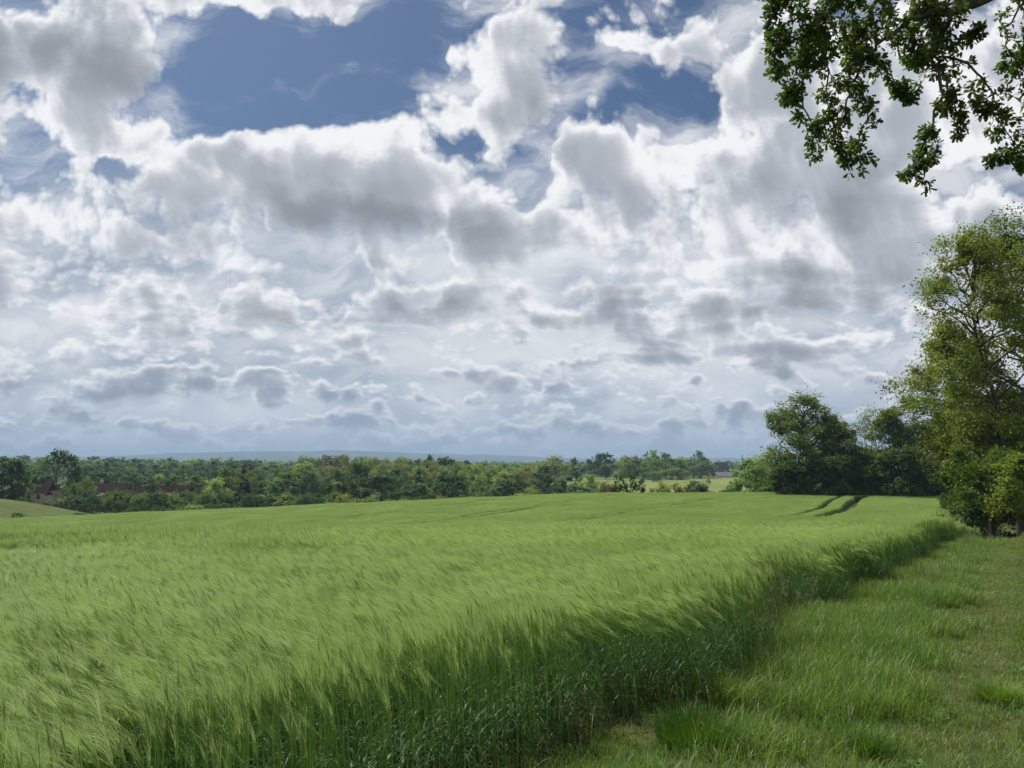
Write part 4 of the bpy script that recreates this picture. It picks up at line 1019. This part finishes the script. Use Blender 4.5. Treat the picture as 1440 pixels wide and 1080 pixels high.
house('small low outbuilding with a pale gable beside the cream walled house', 76, 250, 690, 2.8, 3.2, 2, 1.3, 1.3, TILE_B, RENDER, (), ())
house('long brown roofed house half hidden by bushes, behind the small white car', 163, 262, 680, 10.5, 8.0, 3, 4.0, -0.10, TILE_B, BRICK, ((-3.5, 1.4, 1.1, 1.3), (0, 1.4, 1.1, 1.3), (3.5, 1.4, 1.1, 1.3)), (-5.0,))
house('short red tiled cottage with a pale gable, left of the roof splitting dark bush', 199, 258, 684, 5.6, 7.0, 3, 3.4, 0.25, TILE, RENDER, ((0, 1.3, 1.1, 1.2),), ())
house('long red tiled house with a pale dormer, right of the roof splitting dark bush', 245, 256, 683, 11.6, 8.0, 3, 3.8, -0.06, TILE, RENDER, ((-4, 1.3, 1.1, 1.2), (3.6, 1.3, 1.1, 1.2)), (-5.4,), dormer=(0.6, 3.8))
# telegraph pole between the roofs
def pole(label, px, top, Y):
    p = at(px, top, Y); z = float(ground_z(p[0], Y)); e = empty('telegraph_pole', (p[0], Y, z)); H = p[2] - z
    b = Buf(); b.tube([[0, 0, -.3], [0, 0, H / 2], [0, 0, H]], [.15, .13, .11], 8); b.build('post', [BARK_PALE], e)
    b = Buf(); b.box((0, 0, H - .5), (1.3, .1, .12)); b.build('crossarm', [BARK_PALE], e)
    tag(e, label, 'pole')
pole('pale telegraph pole rising between the brown roof and the red tiled cottage', 187, 683, 250)
# small white car by the brown house
def car(label, px, row, Y, rz):
    p = at(px, row, Y); e = empty('parked_car', (p[0], Y, p[2] - 1.45), rz)
    prof = [(-2.0, .35), (-2.0, .78), (-1.75, .92), (-1.1, .97), (-.55, 1.40), (.75, 1.44), (1.45, 1.0), (1.95, .92), (2.02, .40)]
    b = Buf(); n = len(prof)
    v = [[x, s * (.82 if z < 1.1 else .66), z] for s in (-1, 1) for x, z in prof]
    f = [[i, i + 1, n + i + 1, n + i] for i in range(n - 1)] + [[0, n, 2 * n - 1, n - 1]]
    for o in (0, n): f += [[o, o + 1, o + 2, o + 8], [o + 2, o + 3, o + 7, o + 8], [o + 3, o + 4, o + 6, o + 7], [o + 4, o + 5, o + 6, o + 6]]
    b.add(v, f); b.build('body', [WHITE], e)
    for nm, c, d in (('windscreen', (-.82, 0, 1.19), (.10, 1.25, .34)), ('side_window', (.1, -.76, 1.18), (1.3, .06, .30)), ('side_window', (.1, .76, 1.18), (1.3, .06, .30)), ('rear_window', (1.1, 0, 1.23), (.12, 1.2, .30))):
        b = Buf(); b.box(c, d); b.build(nm, [GLASS], e)
    for x in (-1.3, 1.25):
        for s in (-1, 1):
            b = Buf(); b.tube([[x, s * .66, .32], [x, s * .70, .32], [x, s * .86, .32]], [.30, .32, .32], 14); b.build('wheel', [RUBBER], e)
    tag(e, label, 'car')
    pz = p[2] - 1.45; gz = float(ground_z(p[0], Y))
    return e, p[0], pz, gz
_car, _cx, _cz, _cg = car('small white car with a dark windscreen, seen above bushes before the brown roof', 145, 694, 246, 1.35)
_car.location.z = max(_cg + 0.0, _cz) if abs(_cg - _cz) < 0.6 else _cz
if _cz - _cg > 0.6:                                             # the drive it stands on: a raised hard standing
    b = Buf(); b.box((_cx, 246, (_cz + _cg) / 2 - 0.05), (7, 5, _cz - _cg + 0.1)); tag(b.build('terrace', [solid_mat('gravel', (.25, .23, .2), (.33, .31, .27), 3.0)]), 'raised gravel terrace in front of the brown roofed house, under the white car', 'terrace')
# village to the right of the copse
house('pinkish brick house of the far village, nearest the copse', 1006, 700, 657, 9, 8, 4, 4.0, 0.5, SLATE, BRICK, ((-2, 1.6, 1.2, 1.5), (2, 1.6, 1.2, 1.5)), (2.5,))
house('dark slate roofed house with chimneys in the far village, highest of its roofs', 1014, 720, 650, 11, 8, 4, 5.0, 0.1, SLATE, BRICK, ((-3, 1.6, 1.2, 1.5), (0, 1.6, 1.2, 1.5), (3, 1.6, 1.2, 1.5)), (-3.5, 4.0))
house('long low barn with a pale sheet roof at the edge of the far village', 1020, 690, 664, 17, 9, 3, 3.2, -0.08, PALEROOF, RENDER, (), (), 'barn', 'barn')
house('slate roofed wing of the far village in front of the pointed turret', 1024, 715, 655, 8, 7, 4, 3.6, -0.2, SLATE, RENDER, ((0, 1.6, 1.2, 1.5),), ())
def turret(label, px, row, Y):
    p = at(px, row, Y); z = float(ground_z(p[0], Y)); H = p[2] - z; e = empty('turret', (p[0], Y, z))
    b = Buf(); b.tube([[0, 0, -.5], [0, 0, H * .3], [0, 0, H - 8]], [2.2, 2.2, 2.2], 12); b.build('wall', [BRICK], e)
    b = Buf(); b.tube([[0, 0, H - 8.02], [0, 0, H - 7.9], [0, 0, H - 4], [0, 0, H]], [2.7, 2.6, 1.2, .06], 12); b.build('spire', [SLATE], e)
    tag(e, label, 'tower')
turret('round turret with a dark pointed spire rising over the far village', 1028.5, 649.5, 705)

# ------------------------------------------------------------------ valley trees one can tell apart
V = [  # name, label, category, px, top row, distance, width in px, kind
 ('oak_tree', 'big rounded dark tree against the sky, behind the cream walled house at far left', 'tree', 84, 634, 264, 66, 'round_dark'),
 ('oak_tree', 'massive dark tree cut by the left border of the photo', 'tree', 6, 643, 205, 66, 'round_dark2'),
 ('oak_tree', 'dark tree tight against the right side of the massive dark tree at the left border', 'tree', 27, 650, 208, 26, 'round_mid2'),
 ('bright_tree', 'sunlit yellow green bush glowing in the gap left of the big rounded dark tree', 'tree', 38, 660, 250, 16, 'pale'),
 ('garden_tree', 'olive garden tree between the big rounded dark tree and the brown roof', 'tree', 122, 672, 248, 26, 'olive'),
 ('garden_tree', 'low rounded tree right of the cream walled house', 'tree', 106, 678, 238, 22, 'bush_mid'),
 ('bush', 'dark bush that splits the red roofs in two', 'bush', 212, 679, 246, 18, 'round_dark2'),
 ('bush', 'dark bush under the pale dormer of the long red roof', 'bush', 247, 692, 236, 20, 'bush_dark'),
 ('conifer', 'tall dark spruce standing clear of the leafy trees, right of the red roofs', 'tree', 343, 655, 240, 27, 'conifer'),
 ('valley_tree', 'dull green round tree left of the tall dark spruce', 'tree', 316, 657, 252, 36, 'round_mid'),
 ('valley_tree', 'lighter green tree in front of the tall dark spruce', 'tree', 306, 672, 232, 34, 'pale2'),
 ('valley_tree', 'broad dark tree with a flat top, midway between spruce and the big dark group', 'tree', 404, 665, 262, 44, 'round_mid2'),
 ('valley_tree', 'square shouldered green tree right of the flat topped tree', 'tree', 438, 666, 258, 36, 'round_dark'),
 ('bush', 'small blackish round bush before a white flowering shrub', 'bush', 464, 680, 232, 16, 'round_dark2'),
 ('flowering_shrub', 'pale whitish flowering shrub beside the blackish round bush', 'shrub', 474, 678, 240, 22, 'bush_pale'),
 ('bush', 'yellow green bush on the edge of the barley, left end of the big dark group', 'bush', 488, 695, 185, 48, 'bush_olive'),
 ('valley_tree', 'tall dark tree at the left of the big dark group above the barley', 'tree', 502, 652, 232, 50, 'round_dark'),
 ('valley_tree', 'wide dark tree in the middle of the big dark group above the barley', 'tree', 538, 667, 228, 56, 'round_dark2'),
 ('valley_tree', 'dark blue green tree behind the wide dark tree of the big dark group', 'tree', 552, 654, 280, 34, 'bluish'),
 ('conifer', 'slim dark spruce rising inside the mixed wood, centre of the valley', 'tree', 590, 660, 300, 22, 'conifer'),
 ('valley_tree', 'dark ragged tree with a forked crown, centre of the valley', 'tree', 637, 666, 225, 44, 'round_dark2'),
 ('valley_tree', 'pale grey green tree with a domed crown behind the ragged forked tree', 'tree', 628, 657, 290, 34, 'bluish'),
 ('valley_tree', 'fresh green sunlit tree right of the ragged forked tree', 'tree', 676, 668, 260, 30, 'pale'),
 ('valley_tree', 'lone dark tree top sticking out of the far wood below the ridge', 'tree', 657, 647, 520, 10, 'round_dark2'),
 ('valley_tree', 'big dark headed tree on the skyline above the rusty crowns, left one', 'tree', 603, 640, 420, 14, 'round_dark'),
 ('valley_tree', 'spreading dark tree on the skyline, right of the smaller dark headed one', 'tree', 628, 643, 400, 30, 'round_dark2'),
 ('valley_tree', 'dark columnar tree among sunlit bushes, right of the valley centre', 'tree', 716, 676, 220, 18, 'poplar'),
 ('valley_tree', 'mid green tree with two heads before the yellow wood', 'tree', 730, 664, 250, 30, 'round_mid'),
 ('valley_tree', 'deep green broad tree right of the two headed tree', 'tree', 768, 669, 222, 36, 'round_dark'),
 ('bush', 'low olive thicket along the barley brow, below the two headed tree', 'bush', 742, 687, 172, 54, 'bush_olive'),
 ('valley_tree', 'neat dark ball shaped tree on the near side of the pale brownish grove', 'tree', 766, 654, 330, 22, 'round_dark2'),
 ('valley_tree', 'large pale brownish tree with a broad sunlit head, on the skyline right of centre', 'tree', 780, 641, 420, 44, 'olive'),
 ('valley_tree', 'dark narrow rounded tree on the skyline, right of the pale brownish one', 'tree', 809, 644, 440, 20, 'round_dark'),
 ('valley_tree', 'round headed green tree with a sunlit cap left of the meadow', 'tree', 796, 665, 238, 34, 'bluish'),
 ('valley_tree', 'bright yellow green tree at the left end of the meadow', 'tree', 826, 667, 228, 38, 'pale'),
 ('valley_tree', 'grey green tree left of the tall dark one on the meadow skyline', 'tree', 832, 643, 520, 22, 'bluish'),
 ('valley_tree', 'tall dark tree on the skyline at the left end of the copse', 'tree', 851, 637, 515, 26, 'round_dark2'),
 ('copse_tree', 'sunlit yellowish tree second from the left of the copse', 'tree', 880, 641, 560, 34, 'olive'),
 ('copse_tree', 'dark spreading tree low in the left half of the copse', 'tree', 893, 647, 530, 34, 'round_mid2'),
 ('copse_tree', 'round pale headed tree, highest in the middle of the copse', 'tree', 916, 633, 560, 26, 'pale'),
 ('copse_tree', 'broad dark green tree right of the highest one in the copse', 'tree', 936, 637, 535, 34, 'round_mid'),
 ('copse_tree', 'long sloping pale tree in the right half of the copse', 'tree', 958, 643, 555, 36, 'pale2'),
 ('copse_tree', 'dark tipped tall tree at the right end of the copse', 'tree', 984, 634, 560, 24, 'round_mid'),
 ('copse_tree', 'rounded grey green tree at the foot of the dark tipped tree', 'tree', 985, 646, 530, 36, 'bluish'),
 ('copse_tree', 'low grey green bush along the meadow edge, middle of the copse', 'bush', 945, 657, 505, 38, 'bush_mid'),
 ('copse_tree', 'low bush along the meadow edge, left part of the copse', 'bush', 915, 663, 500, 30, 'bush_mid'),
 ('bush', 'small dark bush alone on the left of the meadow', 'bush', 923, 668, 470, 13, 'bush_dark'),
 ('bush', 'tiny pale topped bush alone on the right of the meadow', 'bush', 996, 671, 440, 5, 'bush_pale'),
 ('hedge_shrub', 'reddish brown hedge shrub left of the three stemmed little trees', 'hedge', 855, 678, 172, 42, 'bush_rust'),
 ('little_tree', 'left one of three little round headed trees on the barley brow', 'tree', 870, 667, 170, 18, 'stemmed'),
 ('little_tree', 'middle and tallest of three little round headed trees on the barley brow', 'tree', 887, 664, 171, 20, 'stemmed'),
 ('little_tree', 'right and smallest of three little round headed trees on the barley brow', 'tree', 902, 674, 169, 15, 'stemmed'),
 ('hedge_shrub', 'olive brown hedge shrub just right of the three little trees', 'hedge', 928, 677, 174, 40, 'bush_olive'),
 ('hedge_shrub', 'rusty red hedge shrub in the middle of the meadow hedge', 'hedge', 958, 680, 173, 46, 'bush_rust'),
 ('hedge_shrub', 'dark green hedge shrub at the right end of the meadow hedge', 'hedge', 981, 677, 172, 34, 'bush_dark'),
 ('hedge_shrub', 'low dark clipped hedge left of the pale grey green bushy tree', 'hedge', 1022, 687, 170, 26, 'bush_dark'),
 ('conifer', 'small pointed conifer on the skyline beside the pale grey green bushy tree', 'tree', 1044, 641, 420, 8, 'conifer'),
 ('bush', 'light green domed bush on the barley brow below the long red roof', 'bush', 276, 710, 182, 42, 'bush_pale'),
 ('bush', 'lone dark bush in the rough pasture at the left border', 'bush', 24, 731, 172, 15, 'bush_dark'),
 ('bush', 'grey green bush at the corner of the rough pasture', 'bush', 114, 726, 168, 28, 'bush_mid'),
 ('weed', 'small dark weed standing above the far barley near the wood', 'weed', 1330, 695, 100, 9, 'bush_dark'),
]
for a in V:
    e = px_tree(*a)
# fillers: many trees that nothing tells apart, grouped by place
def belt(group, label, name, cat, kinds, x0, x1, Y0, Y1, row, wpx, n, seed, jit=3.0):
    r = np.random.default_rng(seed)
    for k in range(n):
        px = x0 + (x1 - x0) * (k + 0.5 + r.normal(0, .35)) / n
        Y = Y0 + (Y1 - Y0) * r.random()
        rw = np.interp(px, [q[0] for q in row], [q[1] for q in row]) + r.normal(0, jit)
        px_tree(name, label, cat, px, rw, Y, wpx * (0.7 + 0.6 * r.random()), kinds[r.integers(0, len(kinds))], group)
SHADE = ['bush_dark', 'bush_dark', 'bush_mid']
belt('dark hedge bushes below the left houses', 'dark hedge bush below the roofs on the left, above the barley brow', 'hedge_bush', 'bush', SHADE, 52, 330, 208, 228, [(40, 712), (90, 699), (150, 692), (260, 691), (330, 694)], 34, 22, 1, 3)
belt('dark hedge bushes below the left houses', 'dark hedge bush below the roofs on the left, above the barley brow', 'hedge_bush', 'bush', SHADE, 104, 330, 182, 192, [(40, 722), (120, 722), (200, 716), (330, 706)], 26, 16, 2, 3)
belt('dark bushes under the spruce', 'dark bush in the thicket right of the spruce, along the barley brow', 'hedge_bush', 'bush', SHADE, 335, 480, 200, 225, [(335, 695), (480, 692)], 32, 10, 3, 2.5)
belt('garden trees behind the left houses', 'green tree behind the red and brown roofs', 'valley_tree', 'tree', ['round_mid', 'round_mid2', 'bluish', 'round_dark2', 'pale2'], 95, 300, 275, 330, [(95, 668), (300, 670)], 30, 14, 4, 4)
belt('trees between spruce and big dark group', 'mid green tree in the thick belt between the spruce and the big dark group', 'valley_tree', 'tree', ['round_mid', 'olive', 'round_mid2', 'bluish', 'round_dark'], 300, 490, 275, 340, [(300, 664), (400, 664), (490, 662)], 30, 16, 5, 4)
belt('bluish wood on the far left', 'hazy blue green tree in the far wood on the left', 'far_tree', 'tree', ['bluish', 'round_mid', 'round_dark2', 'bluish', 'round_mid2'], -10, 440, 420, 560, [(0, 650), (150, 650), (440, 653)], 28, 34, 6, 3.0)
belt('bluish wood on the far left', 'hazy blue green tree in the far wood on the left', 'far_tree', 'tree', ['bluish', 'round_mid', 'pale2', 'round_dark2'], -10, 430, 640, 850, [(0, 645), (60, 643), (250, 646), (330, 647), (430, 650)], 22, 38, 7, 2.0)
belt('spring wood in mid valley', 'sunlit spring green or rusty tree in the mixed wood of the mid valley', 'wood_tree', 'tree', ['pale', 'olive', 'rust', 'pale2', 'olive', 'bluish'], 430, 760, 300, 400, [(430, 656), (560, 655), (760, 661)], 28, 34, 8, 4)
belt('spring wood in mid valley', 'sunlit spring green or rusty tree in the mixed wood of the mid valley', 'wood_tree', 'tree', ['olive', 'rust', 'pale', 'olive', 'round_mid', 'rust'], 425, 640, 420, 520, [(425, 645), (455, 641), (500, 643), (640, 646)], 24, 24, 9, 2)
belt('spring wood in mid valley', 'sunlit spring green or rusty tree in the mixed wood of the mid valley', 'wood_tree', 'tree', ['pale', 'olive', 'pale2', 'olive', 'round_mid'], 640, 770, 420, 560, [(640, 652), (770, 656)], 22, 18, 10, 2)
belt('trees along the middle of the brow', 'shaded green tree in the belt just behind the barley brow, centre', 'valley_tree', 'tree', ['round_dark2', 'round_mid', 'bluish', 'round_mid2'], 560, 850, 215, 260, [(560, 680), (700, 682), (850, 680)], 30, 18, 11, 4)
belt('bushes along the middle of the brow', 'low shaded bush right behind the barley brow, centre', 'hedge_bush', 'bush', ['bush_dark', 'bush_mid', 'bush_olive', 'bush_dark'], 500, 860, 172, 190, [(500, 702), (700, 696), (860, 688)], 30, 22, 12, 2.5)
belt('back of the copse', 'pale tree in the back row of the copse beyond the meadow', 'copse_tree', 'tree', ['pale', 'pale2', 'bluish', 'round_mid', 'olive'], 865, 1000, 570, 620, [(865, 644), (916, 640), (1000, 648)], 24, 12, 13, 2)
belt('skyline right of centre', 'hazy tree of the far wood behind the pale brownish one', 'far_tree', 'tree', ['bluish', 'olive', 'round_mid'], 700, 860, 640, 800, [(700, 654), (860, 652)], 18, 16, 14, 2)

# the far wooded plain reads as one mass
def far_wood():
    r = np.random.default_rng(99); b = Buf()
    n = 5200
    Y = np.exp(r.uniform(math.log(880), math.log(4200), n)); X = Y * r.uniform(-0.85, 0.62, n)
    ok = ~((X > 120) & (Y < 900)); X, Y = X[ok], Y[ok]; n = len(X)
    H = r.uniform(9, 17, n) ; R = r.uniform(4, 9, n)
    z = ground_z(X, Y)
    k = 16
    I = np.repeat(np.arange(n), k); d = unit(r.normal(0, 1, (len(I), 3))); d[:, 2] = np.abs(d[:, 2])
    C = np.stack([X, Y, z + H * 0.35], 1)[I] + d * np.stack([R, R, H * 0.62], 1)[I]
    leaves(b, r, C, 0, d, 4.2, 0, 0.8)
    tag(b.build('far_wood', [LEAF['fmid']]), 'hazy wooded plain stretching to the blue ridge', 'wood', kind='stuff')
far_wood()

# ------------------------------------------------------------------ air
def haze():
    b = Buf(); b.box((0, 5000, 45), (36000, 10600, 190))
    o = b.build('haze', []); m, g, out = new_mat('haze')
    v = g.node('ShaderNodeVolumePrincipled'); v.inputs['Color'].default_value = (0.42, 0.59, 0.80, 1); v.inputs['Density'].default_value = 1.7e-4
    g.l.new(v.outputs[0], out.inputs['Volume']); o.data.materials.append(m)
    tag(o, 'thin bluish summer haze over the whole valley', 'haze', kind='stuff')
if not NOHAZE: haze()
# ------------------------------------------------------------------ single plants on the verge
def hit(px, row):
    """Where the sight line through a photo pixel meets the ground."""
    d = ray(px, row); y = 1.5
    while y < 200:
        p = np.array([0, 0, EYE]) + d * (y / d[1])
        if p[2] <= float(ground_z(p[0], p[1])): return p
        y += 0.02
    return p
def blades(b, r, n, h0, h1, spread, fan, wid, m=0, flop=.5):
    base = np.zeros((n, 3)); a = r.random(n) * 6.283; q = spread * np.sqrt(r.random(n)); base[:, 0] = np.cos(a) * q; base[:, 1] = np.sin(a) * q
    a2 = a + r.normal(0, .5, n); out = np.stack([np.cos(a2), np.sin(a2), 0 * a2], 1)
    L = h0 + (h1 - h0) * r.random(n); ks = np.linspace(0, 1, 6); fl = fan * (0.3 + r.random(n)) * (0.35 + q / spread)
    P = np.stack([base + out * (L * fl * k ** 1.6)[:, None] + np.array([0, 0, 1.0]) * (L * k * (1 - flop * fl * k))[:, None] for k in ks], 1)
    b.ribbon(P, (wid * (.6 + .8 * r.random(n)))[:, None] * (1.05 - ks ** 1.7)[None], unit(np.cross(out, [0, 0, 1.0]) + r.normal(0, .25, (n, 3))), m)
    return P
def tussock(label, px, row, n, h0, h1, sp, fan, mats, seed, cat='grass tuft', name='grass_tussock', wid=.0026):
    p = hit(px, row); b = Buf(); r = np.random.default_rng(seed)
    blades(b, r, n, h0, h1, sp, fan, wid)
    o = b.build(name, mats); o.location = (p[0], p[1], float(ground_z(p[0], p[1])) - .02); return tag(o, label, cat)
LUSH = leaf_mat('tussock_blade', (0.040, 0.105, 0.014), (0.075, 0.160, 0.022), 0.35, 0.45, 0.3, 2.0, rnd=0)
tussock('dense dark green grass tussock beside the barley, nearest the bottom of the photo', 982, 1046, 1500, .12, .30, .26, .45, [LUSH], 1)
tussock('bright tall grass tuft leaning out from the barley, just beyond the dense dark tussock', 1012, 985, 700, .12, .30, .24, .5, [GRASS_MATS[0]], 2)
tussock('spiky green tuft in the grass at the bottom, right of the dense dark tussock', 1225, 1062, 420, .10, .24, .10, .6, [LUSH], 3)
tussock('lush tuft at the right border on the grassy margin', 1408, 985, 700, .10, .24, .16, .7, [GRASS_MATS[0]], 4)
def seed_stalks(label, px, row, n, h0, h1, sp, seed, stem_m, head_m, name, cat, hl=.09, hw=.010, fan=.22):
    p = hit(px, row); r = np.random.default_rng(seed)
    e = empty(name, (p[0], p[1], float(ground_z(p[0], p[1])) - .02))
    b = Buf(); P = blades(b, r, n, h0, h1, sp, fan, .0016, 0, .2); b.build('stem', [stem_m], e)
    h = Buf(); tip = P[:, -1]; d = unit(P[:, -1] - P[:, -3])
    for k in range(9):
        s0 = r.random(n); c = tip - d * (hl * s0)[:, None]
        q = unit(d * .8 + r.normal(0, .6, (n, 3)))
        pts = np.stack([c, c + q * hl * .16, c + q * hl * .32], 1)
        h.ribbon(pts, np.array([[.25, 1, .2]]) * hw * .5, unit(np.cross(q, r.normal(0, 1, (n, 3)))), 0)
    h.build('seed_head', [head_m], e)
    if cat == 'grass tuft':
        g_ = Buf(); blades(g_, r, n * 5, h0 * .35, h1 * .6, sp * 1.1, .5, .0026); g_.build('leaf', [GRASS_MATS[1]], e)
    return tag(e, label, cat)
STRAW = leaf_mat('straw', (0.17, 0.15, 0.075), (0.24, 0.21, 0.11), .2, .7, .2, 2.0, rnd=0)
REDB = leaf_mat('dock_seed', (0.13, 0.085, 0.045), (0.20, 0.13, 0.075), .2, .7, .2, 3.0, rnd=0)
PURP = leaf_mat('grass_panicle', (0.12, 0.11, 0.065), (0.18, 0.165, 0.09), .3, .7, .2, 3.0, rnd=0)
seed_stalks('single rusty brown dock stalk standing in front of the dense dark tussock', 985, 1062, 1, .24, .32, .02, 11, STRAW, REDB, 'dock_stalk', 'weed', .10, .022)
seed_stalks('clump of tall brownish seeding grass at the foot of the barley, half way along its edge', 1082, 905, 60, .5, .85, .34, 12, STRAW, PURP, 'seeding_grass', 'grass tuft', .11, .009)
seed_stalks('second thinner clump of seeding grass, left of the tall brownish one', 1040, 935, 26, .4, .65, .22, 13, STRAW, PURP, 'seeding_grass', 'grass tuft', .10, .009)
seed_stalks('brown dead weed stalks standing where the margin narrows under the tall trees', 1385, 766, 60, .30, .65, .7, 14, solid_mat('dead_stem', (.07, .075, .04), (.11, .105, .06), 5.0), solid_mat('dead_seed', (.06, .058, .035), (.095, .085, .05), 5.0), 'dead_weeds', 'weeds', .20, .022, .3)
def rosette(label, px, row, n, Lf, seed, m, name='leafy_weed'):
    p = hit(px, row); r = np.random.default_rng(seed); b = Buf()
    for j in range(n):
        c = np.append(r.normal(0, .12, 2), 0); k = 9; a = r.random(k) * 6.283; o = np.stack([np.cos(a), np.sin(a), 0 * a], 1)
        L = Lf * (.6 + .7 * r.random(k)); up = .5 + r.random(k); ks = np.linspace(0, 1, 6)
        P = np.stack([c + o * (L * q)[:, None] + np.array([0, 0, 1.0]) * (L * (up * q - .55 * q * q) + .02)[:, None] for q in ks], 1)
        b.ribbon(P, (L * .17)[:, None] * np.array([.15, .6, 1, .95, .6, .06])[None], unit(np.cross(o, [0, 0, 1.0])), 0)
    o = b.build(name, [m]); o.location = (p[0], p[1], float(ground_z(p[0], p[1]))); tag(o, label, 'weed')
rosette('yellow green leafy weed patch at the foot of the barley beside the seeding grass', 1068, 868, 7, .16, 21, leaf_mat('yellow_weed', (.16, .22, .03), (.22, .28, .05), .4, .5, .3, 3.0, rnd=0))
rosette('low dark leafy weed in the worn grass, right of the seeding grass', 1165, 905, 4, .10, 22, CLOVER_MAT)
